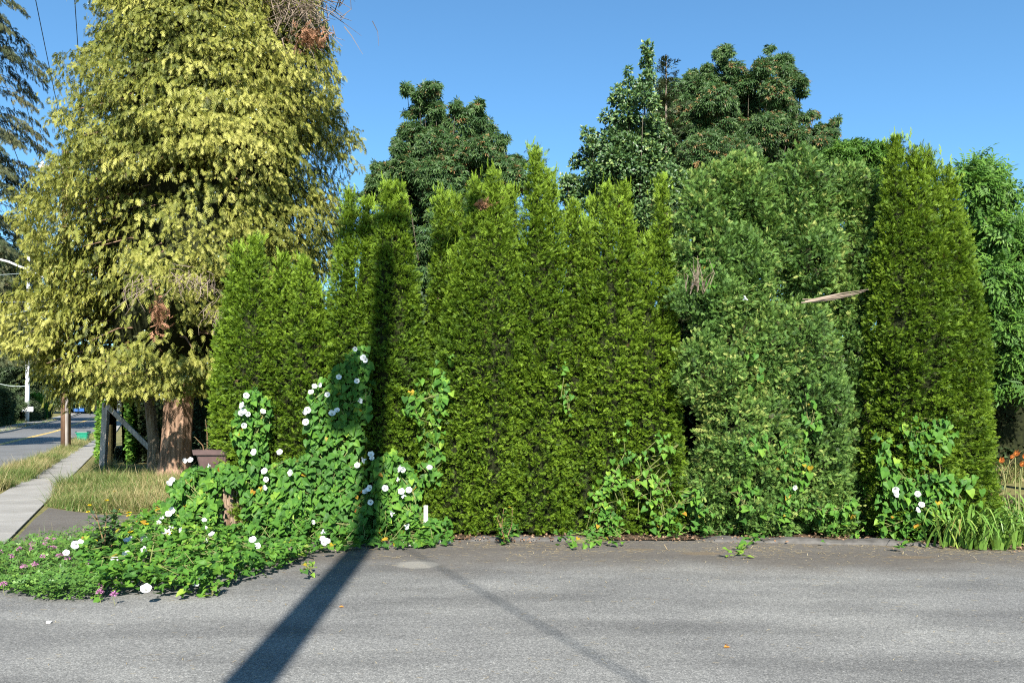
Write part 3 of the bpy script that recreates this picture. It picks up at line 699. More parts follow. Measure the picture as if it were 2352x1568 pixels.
cb = MB(); cb.inst((np.array([(-.5, 0, 0), (0, -.5, .3), (.5, 0, 0), (0, .5, .3), (0, 0, -.5)]), np.array([(0, 1, 2, 3), (0, 4, 2, 1)], np.int32), np.zeros(5, np.float32)), src + rng.normal(0, .02, src.shape), frames(rng.normal(0, 1, src.shape), rng.normal(0, 1, src.shape)), .035, .5)
tag(cyp.part(cb, 'cones', 'cone_blue'), kind='stuff')
mb = MB()
mb.tube([(-8.25, 18.7, -.05), (-8.22, 18.7, .25), (-8.12, 18.72, 1.2), (-8.02, 18.75, 3), (-7.6, 18.6, 8), (-7.3, 18.4, 15)], [.48, .36, .31, .29, .2, .05], 14, jit=.07)
mb.tube([(-8.52, 18.95, -.05), (-8.50, 18.95, .3), (-8.45, 18.95, 1.4), (-8.4, 18.95, 5)], [.26, .2, .17, .1], 10, jit=.07)
for v_, f_, t_ in ((np.concatenate(cyp_boughs.V), np.concatenate([f for f in cyp_boughs.F if f.shape[1] == 4]), .5),): mb.add(v_, f_, t_)
cyp.part(mb, 'trunk', 'cypress_bark')
mb = MB(); mb.tube([(-7.28, 19.6, -.05), (-7.25, 19.6, 1.2), (-7.1, 19.6, 4)], [.14, .11, .06], 9, jit=.06); cyp.part(mb, 'trunk', 'cypress_bark')
twigs(cyp, dead_c + np.array((-.1, .25, .35)), 320, (.1, -.25, -.4), (.45, .2, .32), .55, 'dead_branches', 'grey-brown dead branches', r0=.011, side=.55)
sprig(cyp, at(712, 88, 15.7), 160, (.17, .06, .11), 'rust_needle', 'rust-coloured dead spray', (.10, .2))
sprig(cyp, at(363, 725, 15.0), 130, (.07, .05, .16), 'rust_needle', 'hanging brown dead spray', (.10, .2))
for (x, y, n) in ((330, 650, 30), (470, 640, 40), (505, 720, 40), (420, 640, 40)):
    twigs(cyp, at(x, y, 15.0), n, (.1, -.2, -.6), (.15, .1, .12), .35, 'dead_branches', 'grey-brown dead branches', r0=.007, side=.5)
# douglas fir far left
FY = 66.0
fir = Thing('fir_tree', 'very tall dark fir with ragged drooping branches at the left edge', 'tree', (at(-70, 900, FY)[0], FY, 0))
fx = at(-62, 0, FY)[0]
def fir_axis(z): return np.full_like(z, fx), np.full_like(z, FY)
def fir_rad(z, th): return np.interp(z, (0, 8, 14, 22, 30, 36, 46), (5.8, 5.8, 5.9, 6.9, 5.9, 5.2, 1.0)) * (1 + .14 * np.sin(z * 1.9 + th))
_, lb = bough_tree(fir, fir_axis, fir_rad, 7, 44, 330, 130, .5, 'fir_needle', (.35, .35, .12), .42, .12)
mb = MB(); mb.add(np.concatenate(lb.V), np.concatenate([f for f in lb.F if f.shape[1] == 4])); mb.tube([(fx, FY, 0), (fx, FY, 20), (fx, FY, 46)], [.6, .4, .05], 10); fir.part(mb, 'trunk', 'grey_bark')

# ------------------------------------------------------------------ broadleaf trees
def clump_tree(name, label, clumps, Y, dY, m, tmpl, size, dens, trunk_px, tint=(.5, .18, .1), seed_rate=0, cat='tree', group=None, droop=.5, bark='tree_bark', limbr=.03, base_r=.2, zmin=.3):
    bx = at(trunk_px, 900, Y)[0]; th = Thing(name, label, cat, (bx, Y, 0), group)
    fol, wood = MB(), MB(); N = len(clumps)
    tops = max(at(0, c[1], Y)[2] for c in clumps)
    fork = np.array((bx, Y, min(tops * .45, 3.5)))
    wood.tube([(bx, Y, -.05), (bx + .03, Y, fork[2] * .5), fork, (bx * .6 + np.mean([at(c[0], 0, Y)[0] for c in clumps]) * .4, Y, tops * .8)], [base_r, base_r * .8, base_r * .6, base_r * .15], 9, jit=.05)
    full = []
    for (px, py, rp) in clumps:
        full.append((px, py, rp * .82, True))
        for _ in range(5):
            a_ = random.random() * 2 * PI; d_ = rp * random.uniform(.55, 1.0); full.append((px + d_ * math.cos(a_), py + d_ * .8 * math.sin(a_), rp * random.uniform(.28, .55), False))
    for (px, py, rp, limb) in full:
        yc = Y + (rng.random() - .5) * 2 * dY * min(1, rp / 30); c = at(px, py, yc); r = rp * 1.08 / 1764 * yc
        n = max(5, int(dens * r * r * .8)); q = unit(rng.normal(0, 1, (n, 3))); back = (q[:, 1] > 0) & (rng.random(n) < .5); q[back, 1] *= -1
        rad = r * rng.random(n) ** .4 * (1 + .25 * wob(c + q * r, 2.2 / max(r, .3), 1))
        P = c + q * rad[:, None] * np.array((1, 1, .85)); ok = P[:, 2] > zmin; P, q = P[ok], q[ok]; n = len(P)
        d = q * .8 + rng.normal(0, .5, (n, 3)) + np.array((0, -.25, -droop)); nrm = np.array((0, -.75, .75)) + rng.normal(0, .42, (n, 3)) + q * .35
        t = np.clip(tint[0] + rng.normal(0, tint[1], n), .16, 1)
        if seed_rate: t = np.where(rng.random(n) < seed_rate, rng.random(n) * .1, t)
        fol.inst(tmpl, P, frames(d, nrm), rng.uniform(.7, 1.25, n) * size, t, tint[2])
        if not limb: continue
        mid = fork * .45 + c * .55 + np.array((0, 0, -.12 * np.linalg.norm(c - fork)))
        wood.tube([fork + rng.normal(0, .05, 3), mid, c + np.array((0, 0, -r * .2)), c + np.array((0, 0, r * .7))], [limbr, limbr * .6, limbr * .3, limbr * .1], 5, False, jit=.05)
    th.part(fol, 'crown', m); th.part(wood, 'trunk', bark); return th
maple1 = [(935,205,18),(962,218,16),(990,205,24),(975,240,25),(950,255,20),(1002,250,22),(1045,245,17),(1100,240,15),(1085,255,18),(1060,280,35),(1000,290,40),(952,310,34),(1110,290,28),(1140,325,24),(1000,340,55),(1060,350,50),(920,340,24),(1100,350,45),(930,390,48),(1150,380,33),(882,390,28),(862,412,20),(1187,368,19),(1010,410,70),(1100,420,60),(900,400,36),(1180,410,34),(1140,390,40),(930,360,34),(900,440,48),(1170,430,30),(960,480,60),(1040,490,60),(950,560,50),(970,630,45),(1120,500,55),(870,520,45),(960,700,45),(850,450,25),(1000,560,50),(1000,640,50),(1060,580,50),(940,640,40),(1100,560,45),(1020,380,70),(950,420,55),(1110,380,55)]
clump_tree('maple_tree', 'round-crowned dark maple rising behind the hedge next to the golden cypress', maple1, 24.0, 1.6, 'maple_leaf', STAR, .15, 2500, 1010, (.5, .24, .12), .05, group='trees behind the hedge', droop=.8)
maple2 = [(1765,112,11),(1768,140,13),(1658,122,20),(1660,150,14),(1628,160,16),(1640,188,18),(1580,178,14),(1582,206,14),(1690,165,28),(1720,190,33),(1750,160,26),(1795,150,30),(1812,180,33),(1836,185,16),(1840,212,14),(1780,212,44),(1700,240,50),(1640,262,48),(1590,262,40),(1545,285,42),(1800,250,33),(1812,285,20),(1848,272,14),(1870,262,12),(1890,297,20),(1920,278,12),(1914,308,16),(1870,322,33),(1830,312,30),(1750,302,55),(1660,332,58),(1580,342,58),(1520,362,48),(1860,362,38),(1780,372,50),(1700,402,60),(1600,422,60),(1540,452,50),(1900,368,28),(1550,520,45),(1480,470,40),(1650,480,50),(1600,500,55),(1560,600,50),(1480,560,50),(1340,560,40),(1700,470,60),(1800,440,55),(1700,310,85),(1610,370,85),(1780,310,60),(1860,400,50),(1600,225,45),(1645,225,45),(1560,245,40),(1685,205,38),(1880,345,48),(1930,365,38),(1640,290,60),(1545,215,42),(1580,260,50),(1530,270,45),(1615,180,30)]
clump_tree('maple_tree', 'largest dark maple with brown seed clusters behind the mixed shrub', maple2, 27.0, 1.8, 'maple_leaf', STAR, .15, 2300, 1700, (.5, .24, .12), .10, group='trees behind the hedge', droop=.8)
holly = [(1415,205,12),(1417,235,16),(1440,165,9),(1442,190,13),(1445,225,24),(1487,108,12),(1489,130,13),(1484,152,15),(1490,180,20),(1465,200,16),(1478,225,32),(1440,265,32),(1398,270,18),(1400,322,40),(1460,312,50),(1505,300,38),(1500,382,50),(1420,382,50),(1350,308,15),(1358,334,20),(1340,362,28),(1370,402,40),(1300,418,15),(1320,432,30),(1400,452,45),(1460,452,45),(1345,455,32),(1300,450,20),(1310,500,30),(1480,500,40),(1560,430,40),(1570,560,35),(1450,370,75),(1390,440,50),(1500,440,60)]
clump_tree('holly_tree', 'glossy dark evergreen with upright spiky shoots left of the largest maple', holly, 23.0, 1.2, 'holly_leaf', OVAL, .13, 3000, 1450, (.5, .24, .2), 0, group='trees behind the hedge', droop=.1)
ash2 = [(1962,332,18),(1992,345,20),(2018,342,18),(2036,360,18),(1950,372,34),(2000,380,36),(1930,402,38),(1980,422,45),(1895,432,38),(2032,402,26),(1905,360,20),(2040,450,30),(2000,480,40),(2010,560,36),(2030,640,30),(1880,500,36),(1930,350,26),(1975,352,30),(2010,350,26),(1890,395,40),(1750,520,80),(1850,560,80),(1950,600,70),(1850,680,70),(1650,600,70),(1590,690,60),(2085,480,50),(2090,600,70),(2110,720,60),(1960,700,60)]
clump_tree('ash_tree', 'low mid-green tree showing between the mixed shrub and the tall thuja pair', ash2, 17.0, .8, 'ash_leaf', STAR, .15, 1900, 1980, (.45, .22, .15), .02, group='trees behind the hedge')
walnut = [(2215,388,17),(2250,384,24),(2268,412,25),(2284,388,12),(2240,432,40),(2300,437,18),(2322,452,16),(2280,468,30),(2230,490,38),(2338,492,14),(2300,530,40),(2250,560,48),(2330,572,36),(2380,550,50),(2280,640,60),(2345,660,50),(2250,715,50),(2410,650,60),(2315,755,60),(2375,760,50),(2262,810,40),(2335,835,50),(2400,860,50),(2290,870,36),(2450,520,55),(2470,750,70),(2220,620,36)]
clump_tree('walnut_tree', 'bright mid-green tree with feathered leaves beyond the right end of the hedge', walnut, 15.5, 1.0, 'ash_leaf', PINN, .30, 1300, 2420, (.5, .22, .1), 0, group='trees behind the hedge', droop=.35)
# twiggy little conifer tip between holly and maple
cz = at(1530, 128, 25.0); tw = Thing('spruce_tree', 'thin sparse conifer tip poking up between the holly and the largest maple', 'tree', (cz[0], 25.0, 0), 'trees behind the hedge')
mb = MB(); mb.tube([(cz[0], 25, 0), (cz[0], 25, cz[2])], [.16, .015], 7); tw.part(mb, 'trunk', 'grey_bark')
mb = MB(); n = 420; zz = cz[2] - .15 - rng.random(n) ** .8 * 3.2; a = rng.random(n) * 2 * PI; rr = rng.random(n) * (.12 + .26 * (cz[2] - zz)); rr *= (np.sin(zz * 9) > -.5)
P = np.stack((cz[0] + rr * np.cos(a), 25 + rr * np.sin(a), zz + rr * .25), -1); d = np.stack((np.cos(a), np.sin(a), np.full(n, .35)), -1) + rng.normal(0, .2, (n, 3))
mb.inst(FANS[0], P, frames(d, rng.normal(0, .5, (n, 3)) + np.array((0, 0, 1.))), rng.uniform(.18, .34, n), .45 + rng.normal(0, .2, n), .1); tw.part(mb, 'crown', 'fir_needle')
# far trees beyond the street, left
FAR = [
 ('silvery grey-green tree in shade behind the thin street pole', [(20, 640, 60), (60, 680, 50), (0, 740, 70), (60, 760, 60), (95, 700, 40), (30, 830, 60), (80, 850, 55), (10, 900, 50), (110, 800, 45), (75, 610, 34), (20, 590, 40)], 100.0, 30),
 ('dark green tree overhanging the far bend of the street', [(110, 870, 40), (130, 900, 30), (100, 910, 35), (150, 890, 40), (180, 900, 40), (160, 925, 22), (195, 925, 20), (215, 905, 35), (130, 840, 45), (190, 850, 50), (240, 880, 45)], 150.0, 165),
 ('low bushy tree at the left edge beside the far pavement', [(0, 920, 24), (20, 935, 20), (-20, 940, 26), (5, 955, 20), (28, 958, 15), (-30, 900, 30), (45, 925, 18)], 92.0, 0),
 ('pale round tree closing the view at the end of the street', [(235, 940, 14), (260, 930, 20), (210, 935, 12), (280, 940, 20), (300, 920, 30)], 240.0, 270),
]
for lab, cl, Y, tx in FAR:
    zb = float(rise(Y / .8975)); clump_tree('street_tree', lab, cl, Y, 3.0, 'far_leaf', STAR, Y * .0055, 8.5 * (24 / Y) ** 2 * 190, tx, (.5, .24, .12), 0, group='trees along the far side of the street', limbr=.12, base_r=.35, zmin=zb)
# broad tree left of the picture whose shade crosses the road
clump_tree('street_tree', 'broad tree left of the view whose shade crosses the road', [(-420 + random.uniform(-110, 110), 430 + random.uniform(-130, 110), 70) for _ in range(22)], 30.0, 2.0, 'far_leaf', STAR, .28, 260, -430, (.5, .2, .1), 0, group='trees along the far side of the street', base_r=.3)

# dark shrubbery behind the trunks and behind the hedge row
def leaf_wall(name, label, pts, h, depth, n, m, tmpl, size, tint, cat='hedge', group=None):
    pts = np.array(pts, float); c = pts.mean(0); th = Thing(name, label, cat, (c[0], c[1], 0), group)
    seg = np.linalg.norm(np.diff(pts, axis=0), axis=1); cum = np.concatenate(([0], np.cumsum(seg)))
    s = rng.random(n) * cum[-1]; x = np.interp(s, cum, pts[:, 0]); y = np.interp(s, cum, pts[:, 1])
    zc = rng.random(n) * h; tng = unit(np.stack((np.interp(s + .1, cum, pts[:, 0]) - np.interp(s - .1, cum, pts[:, 0]), np.interp(s + .1, cum, pts[:, 1]) - np.interp(s - .1, cum, pts[:, 1])), -1))
    nor = np.stack((tng[:, 1], -tng[:, 0]), -1); P0 = np.stack((x, y, zc), -1)
    sd = np.where(rng.random(n) < .7, 1, -1); off = sd * depth * (.5 + .22 * wob(P0, 1.6)) * np.sqrt(np.clip(1.02 - (zc / h) ** 4, 0, 1)) - sd * rng.random(n) * .12
    P = P0.copy(); P[:, :2] += nor * off[:, None]; P[:, 2] *= 1 + .06 * wob(P0, 1.1, 1)
    d = np.concatenate((nor * sd[:, None], np.full((n, 1), .35)), 1) + rng.normal(0, .45, (n, 3))
    mb = MB(); mb.inst(tmpl, P, frames(d, rng.normal(0, .6, (n, 3)) + np.array((0, 0, .8))), rng.uniform(.7, 1.3, n) * size, np.clip(tint + rng.normal(0, .16, n), .12, 1), .15)
    th.part(mb, 'foliage', m)
    cb = MB(); k = len(pts)
    for zz0, zz1 in ((.03, h * .9),):
        pts = pts.copy(); e0 = unit(pts[1] - pts[0]); e1 = unit(pts[-1] - pts[-2]); pts[0] += e0 * .5; pts[-1] -= e1 * .5; nn = np.gradient(pts, axis=0); nn = unit(np.stack((nn[:, 1], -nn[:, 0]), -1)) * (depth * .5 - .2)
        A = pts + nn; B = pts - nn
        rows = [np.c_[A, np.full(k, zz0)], np.c_[A * .9 + B * .1, np.full(k, zz1)], np.c_[B * .9 + A * .1, np.full(k, zz1)], np.c_[B, np.full(k, zz0)]]
        cb.add(np.concatenate(rows), [(r * k + i, r * k + i + 1, (r + 1) * k + i + 1, (r + 1) * k + i) for r in range(3) for i in range(k - 1)])
    th.part(cb, 'added_dark_core', 'dark_core'); return th  # solid dark core added behind the leaves
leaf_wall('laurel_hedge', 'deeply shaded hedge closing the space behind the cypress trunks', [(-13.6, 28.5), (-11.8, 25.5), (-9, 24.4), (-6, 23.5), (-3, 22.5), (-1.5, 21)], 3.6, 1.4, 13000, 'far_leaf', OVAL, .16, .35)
q0, q1 = st(-1.0, 26.6), st(-1.0, 42)
ivy = leaf_wall('ivy_hedge', 'bright narrow hedge with climbing vine along the sidewalk edge', [st(-.55, 26.6), st(-.5, 30), st(-.6, 36), st(-.6, 42)], 2.45, .8, 30000, 'bindweed_leaf', OVAL, .13, .62)
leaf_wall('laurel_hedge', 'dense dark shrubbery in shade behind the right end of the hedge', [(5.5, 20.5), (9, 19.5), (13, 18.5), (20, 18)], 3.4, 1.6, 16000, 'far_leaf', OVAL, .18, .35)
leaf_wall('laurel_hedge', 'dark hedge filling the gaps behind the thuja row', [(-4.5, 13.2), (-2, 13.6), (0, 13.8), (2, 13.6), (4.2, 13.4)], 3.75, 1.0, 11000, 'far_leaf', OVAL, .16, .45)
leaf_wall('clipped_hedge', 'far dark hedge along the opposite pavement', [st(-13.0, 112), st(-12.6, 118), st(-12.8, 135)], 3.4, 2.0, 5000, 'far_leaf', STAR, .5, .5)
leaf_wall('clipped_hedge', 'sunlit far hedge near the fire hydrant', [st(-12.6, 121), st(-12.4, 124), st(-12.4, 128)], 4.2, 1.6, 3000, 'bindweed_leaf', OVAL, .5, .55)
leaf_wall('clipped_hedge', 'dark hedge at the left edge in front of the cedar fence', [st(-13.4, 84), st(-13.2, 90), st(-13.2, 100)], 4.2, 2.4, 5000, 'far_leaf', STAR, .45, .45)

# ------------------------------------------------------------------ bindweed
flower_src = None
def trumpet(rad=.055, depth=.06):
    """bindweed flower: fluted white funnel, rim slightly five-lobed"""
    mb = MB(); n = 20; rows = []
    for r, z in ((.006, -depth), (.012, -depth * .6), (.024, -depth * .25), (rad * .75, -.004), (rad, .004)):
        a = np.arange(n) * 2 * PI / n; k = 1 + (.05 * np.cos(5 * a) if r > .03 else 0)
        rows.append(np.stack((r * k * np.cos(a), r * k * np.sin(a), np.full(n, z) + (.006 * np.cos(5 * a) if r > .03 else 0)), -1))
    F = [(r * n + i, r * n + (i + 1) % n, (r + 1) * n + (i + 1) % n, (r + 1) * n + i) for r in range(4) for i in range(n)]
    mb.add(np.concatenate(rows), F); return mb
def throat():
    mb = MB(); a = np.arange(8) * 2 * PI / 8
    mb.add(np.concatenate((np.stack((.004 * np.cos(a), .004 * np.sin(a), np.full(8, -.05)), -1), np.stack((.006 * np.cos(a), .006 * np.sin(a), np.full(8, -.012)), -1))), [(i, (i + 1) % 8, 8 + (i + 1) % 8, 8 + i) for i in range(8)])
    return mb
def rot_to(d, roll):
    d = np.array(d, float); d /= np.linalg.norm(d); a = np.array((math.cos(roll), .1, math.sin(roll))); x = np.cross(a, d); x /= np.linalg.norm(x); y = np.cross(d, x)
    import mathutils
    return mathutils.Matrix(((x[0], y[0], d[0]), (x[1], y[1], d[1]), (x[2], y[2], d[2]))).to_euler()
def add_flower(th, p, d, s):
    global flower_src
    loc = [float(v) for v in (p - th.loc)]
    if flower_src is None:
        f = trumpet().build('flower', 'white_petal', th.o, True); c = throat().build('stamen', 'cream_throat', f, True); flower_src = (f, c)
    else:
        f = flower_src[0].copy(); COL.objects.link(f); f.parent = th.o
        c = flower_src[1].copy(); COL.objects.link(c); c.parent = f
    f.location = loc; f.rotation_euler = rot_to(d, random.random() * 6); f.scale = (s, s, s * random.uniform(.8, 1.1))
def mass_Y(px, py):
    return 10.25 - .95 * np.clip((py - 1000) / 290, 0, 1.2) + .10 * np.sin(px * .045) + .08 * np.sin(px * .11 + py * .07)
def surf(px, py, mode):
    """where the vine surface lies behind a survey reading"""
    px = np.asarray(px, float); py = np.asarray(py, float)
    if mode == 'ground':
        Y = 1764 * (EYE - .07) / (py - 947.4); return np.stack(((px - 1176) / 1764 * Y, Y, EYE + (947.4 - py) / 1764 * Y), -1)
    Y = np.full(px.shape, 9.75)
    for _ in range(3):
        X = (px - 1176) / 1764 * Y; Z = EYE + (947.4 - py) / 1764 * Y; Y = hedge_front(X, np.maximum(Z, .02)) - (.04 if mode == 'mass' else .085)
    Y = np.minimum(Y, 10.45)
    if mode == 'mass':
        Y = np.minimum(Y - .10, mass_Y(px, py)); Yg = 1764 * (EYE - .06) / np.clip(py - 947.4, 1, None); Y = np.minimum(Y, Yg)
    else:
        Yg = 1764 * (EYE - .06) / np.clip(py - 947.4, 1, None); Y = np.minimum(Y, Yg)
    return np.stack(((px - 1176) / 1764 * Y, Y, EYE + (947.4 - py) / 1764 * Y), -1)
VG = 'bindweed vines'
def vine(label, polys, mode, flowers=(), n=300, size=(.06, .11), layers=.12, tint=.5, stems=10, yellow=.03, name='bindweed_vine', up=0.0, fs=(.55, .82), holes=()):
    pts = np.concatenate([sample_poly(p, max(4, int(n * w))) for p, w in polys])
    if mode == 'hedge':
        pts = pts + rng.normal(0, 9, pts.shape); g3 = np.c_[pts / 40.0, pts[:, :1] * 0]; pts = pts[(wob(g3, 1.3, 3) > -.45) | (rng.random(len(pts)) < .25)]
    for h in holes: pts = pts[~in_poly(pts, h)]
    P = surf(pts[:, 0], pts[:, 1], mode); N = len(P)
    dep = rng.random(N) ** 1.4 * layers
    P[:, 1] += dep - rng.random(N) * .05
    if mode == 'ground': P[:, 2] = np.abs(rng.normal(.06, .04, N)) + .012 + rng.random(N) * layers; P[:, 1] += rng.normal(0, .03, N)
    P[:, 2] = np.maximum(P[:, 2], .02)
    base = np.array((np.median(P[:, 0]), np.median(P[:, 1]), 0)); th = Thing(name, label, 'vine', base, VG)
    g = np.clip((P[:, 2] - .05) / .5, 0, 1)[:, None] if mode != 'ground' else np.zeros((N, 1))
    d = (np.array((0, -.35, -1.)) * g + np.array((0, -.8, .0)) * (1 - g)) + rng.normal(0, .42, (N, 3)) + np.stack((rng.normal(0, .5, N), np.zeros(N), np.zeros(N)), -1)
    nrm = np.array((0.05, -1., .45)) * g + np.array((0, -.45, 1.)) * (1 - g) + rng.normal(0, .33, (N, 3)) + np.array((0, 0, up))
    t = np.clip(tint + rng.normal(0, .17, N) + .12 * wob(P, 3, 1) - dep * .6, .17, 1); t = np.where(rng.random(N) < yellow * .5, rng.random(N) * .12, t)
    mb = MB(); mb.inst(HEART, P, frames(d, nrm), rng.uniform(*size, N) * rng.choice((.5, .75, 1, 1, 1.1), N), t, .06); th.part(mb, 'leaves', 'bindweed_leaf')
    sb = MB(); k = min(stems, N // 6)
    order = np.argsort(-P[:, 2] + rng.normal(0, .15, N))
    for q in range(k):
        i0 = rng.integers(0, N); cur = P[i0]; path = [cur + np.array((0, .03, 0))]
        for _ in range(5):
            dist = np.linalg.norm(P - cur, axis=1); cand = np.where((dist < .35) & (dist > .06))[0]
            if len(cand) == 0: break
            cur = P[rng.choice(cand)]; path.append(cur + np.array((0, .03, 0)))
        if len(path) > 2: sb.tube(path, .0045, 4, False)
    if sb.n: th.part(sb, 'stems', 'vine_stem')
    for (fx_, fy_) in flowers:
        p = surf(np.array([fx_]), np.array([fy_]), mode)[0]; p[1] -= .12
        if mode == 'ground' or p[2] < .1: p = surf(np.array([fx_]), np.array([fy_]), 'ground')[0]; p[1] -= .03; p[2] = (.20 if fy_ < 1290 else .11) + random.random() * .05; Yq = p[1]; p = at(fx_, fy_, 1764 * (EYE - p[2]) / (fy_ - 947.4))
        dd = np.array((random.gauss(0, .35), -1, random.gauss(.35, .3) + (.35 if p[2] < .3 else 0))); 
        if random.random() < .22: dd = np.array((random.choice((-1, 1)) * .9, -.5, random.gauss(.3, .3)))
        add_flower(th, p, dd, random.uniform(*fs))
    return th
V1 = [(385, 1120), (420, 1085), (440, 1064), (452, 1066), (546, 1066), (552, 1035), (530, 1022), (535, 980), (545, 930), (570, 885), (612, 920), (615, 990), (600, 1060), (690, 1080), (700, 1200), (722, 1262), (640, 1290), (560, 1300), (420, 1215), (372, 1170)]
V2a = [(700, 930), (720, 880), (770, 850), (805, 800), (842, 790), (848, 850), (852, 960), (830, 1000), (838, 1090), (700, 1050), (705, 985)]
V2b = [(600, 1075), (700, 1040), (840, 1080), (862, 1250), (730, 1264), (680, 1230), (610, 1200)]
V3 = [(850, 1060), (900, 1030), (930, 1060), (968, 1100), (962, 1175), (1000, 1195), (1034, 1190), (1036, 1246), (860, 1256)]
fl1 = [(573,908),(563,930),(566,944),(561,948),(577,950),(611,944),(568,976),(590,1036),(649,1036),(446,1054),(433,1056),(487,1067),(405,1099),(398,1107),(404,1168),(397,1176),(614,1079),(615,1117),(673,1083),(478,1190),(618,1098)]
fl2 = [(820,803),(838,822),(843,828),(783,866),(740,884),(728,887),(720,900),(824,875),(757,906),(832,920),(712,941),(706,946),(708,968),(779,941),(768,948),(838,1055),(825,1066),(725,1195)]
fl3 = [(856,1041),(858,1050),(921,1074),(928,1076),(989,1071),(888,1118),(925,1125),(929,1135),(942,1122),(843,1125),(852,1118),(855,1150),(903,1176),(917,1098),(938,1205)]
vine('thick bindweed mound with white flowers burying the stump and planter', [(V1, 1.0), ([(400, 1100), (455, 1070), (540, 1070), (548, 1110), (490, 1120), (490, 1200), (420, 1190)], .35)], 'mass', fl1, 2300, (.065, .115), .32, .5, 60, .02, holes=([(503, 1126), (550, 1118), (560, 1160), (554, 1203), (497, 1207), (495, 1160)], [(446, 1010), (552, 1010), (548, 1067), (446, 1067)]))
vine('bindweed curtain with many white flowers climbing left of the pole shadow', [(V2a, .45), (V2b, .7)], 'mass', fl2, 2100, (.065, .12), .25, .45, 60, .02)
vine('flowering bindweed at the hedge foot just right of the pole shadow', [(V3, 1), ([(960, 1194), (1000, 1196), (1002, 1248), (962, 1248)], .16)], 'mass', fl3, 1000, (.06, .11), .2, .5, 30, .05)
vine('flowerless bindweed column climbing beside the wide double-topped thuja', [([(932, 930), (975, 868), (985, 830), (1000, 860), (1010, 822), (1030, 812), (1030, 850), (1018, 930), (1005, 1010), (985, 1010), (962, 1000), (955, 960)], .8), ([(968, 1005), (1005, 1010), (1010, 1060), (1000, 1130), (965, 1090)], .25)], 'hedge', (), 300, (.07, .12), .08, .55, 14, .02)
vine('thin bindweed streamer on the face of the tallest pointed thuja', [([(1282, 820), (1296, 850), (1304, 900), (1300, 942), (1292, 935), (1296, 890)], 1)], 'hedge', (), 26, (.05, .08), .03, .5, 3, .04)
vine('loose bindweed trailing up under the flat-topped double thuja', [([(1360, 1130), (1400, 1080), (1430, 1110), (1432, 1200), (1420, 1228), (1372, 1215)], .62), ([(1412, 990), (1440, 960), (1450, 985), (1446, 1060), (1432, 1100), (1422, 1060)], .16), ([(1272, 1225), (1330, 1215), (1430, 1205), (1440, 1230), (1380, 1246), (1290, 1244)], .35)], 'hedge', (), 240, (.05, .095), .08, .6, 14, .06)
vine('bindweed patch on the lower half of the slender pointed thuja', [([(1440, 1110), (1480, 1080), (1540, 1090), (1562, 1160), (1540, 1215), (1500, 1225), (1470, 1190), (1446, 1170)], .6), ([(1450, 1040), (1490, 1000), (1540, 1015), (1555, 1060), (1535, 1075), (1500, 1030), (1470, 1060)], .28)], 'hedge', (), 200, (.055, .1), .07, .66, 14, .05)
vine('bindweed strand with browned leaves at the foot of the big speckled shrub', [([(1565, 1120), (1610, 1130), (1620, 1180), (1590, 1220), (1562, 1170)], 1)], 'hedge', (), 90, (.06, .1), .06, .55, 5, .18)
vine('bindweed climbing the middle of the big speckled shrub', [([(1700, 1010), (1725, 985), (1760, 1020), (1750, 1100), (1735, 1190), (1705, 1200), (1695, 1100)], .7), ([(1725, 780), (1745, 820), (1748, 870), (1735, 870)], .06), ([(1590, 560), (1615, 590), (1640, 660), (1625, 675), (1600, 610)], .1)], 'hedge', [(1706, 687)], 170, (.055, .105), .07, .58, 10, .06)
vine('bindweed with one open white flower on the pale-whipped shrub', [([(1800, 1010), (1840, 985), (1855, 1060), (1850, 1110), (1820, 1150), (1795, 1130)], .55), ([(1760, 1190), (1830, 1130), (1870, 1170), (1965, 1150), (1985, 1210), (1900, 1222), (1780, 1215)], .9), ([(1852, 880), (1868, 930), (1880, 1000), (1868, 1000)], .1)], 'hedge', [(1818, 1117)], 290, (.055, .105), .09, .55, 18, .07)
vine('bindweed with five white flowers at the foot of the tall thuja pair', [([(1995, 1100), (2060, 1050), (2100, 1085), (2200, 1080), (2250, 1110), (2245, 1150), (2160, 1180), (2140, 1235), (2070, 1248), (2020, 1215), (2000, 1160)], 1.1), ([(2080, 960), (2130, 975), (2185, 960), (2190, 1030), (2140, 1055), (2100, 1050), (2082, 1010)], .35), ([(2020, 1010), (2040, 1000), (2045, 1080), (2010, 1090)], .1)], 'hedge', [(2046, 1122), (2048, 1132), (2096, 1131), (2105, 1155), (2097, 1167)], 480, (.055, .115), .12, .55, 22, .05)
vine('yellow-tinged bindweed runner creeping on the ground below the speckled shrub', [([(1490, 1215), (1600, 1196), (1680, 1200), (1700, 1225), (1560, 1232)], .7), ([(1130, 1190), (1180, 1180), (1200, 1230), (1150, 1240)], .35), ([(1840, 1195), (1990, 1195), (2010, 1225), (1880, 1232)], .5)], 'ground', (), 230, (.06, .1), .09, .55, 12, .08)
# the low mat between lot and sidewalk
GM = [(190, 1240), (300, 1212), (372, 1168), (425, 1205), (560, 1285), (700, 1262), (726, 1272), (650, 1300), (560, 1325), (500, 1345), (430, 1362), (300, 1352), (230, 1362), (180, 1330)]
flg = [(371,1190),(364,1200),(378,1218),(385,1223),(392,1214),(418,1217),(470,1212),(486,1225),(437,1187),(470,1242),(330,1235),(290,1240),(297,1237),(330,1261),(388,1296),(393,1300),(263,1284),(173,1250),(183,1246),(152,1268),(335,1350),(450,1335),(404,1325),(580,1238),(590,1253),(741,1220),(741,1236),(752,1241),(745,1244),(290,1272),(395,1296)]
vine('low bindweed mat full of white flowers spreading between lot and sidewalk', [(GM, 1.0), ([(300, 1215), (372, 1172), (480, 1215), (540, 1280), (430, 1300), (330, 1280)], .5)], 'ground', flg, 2900, (.05, .095), .15, .58, 60, .03, up=.2)
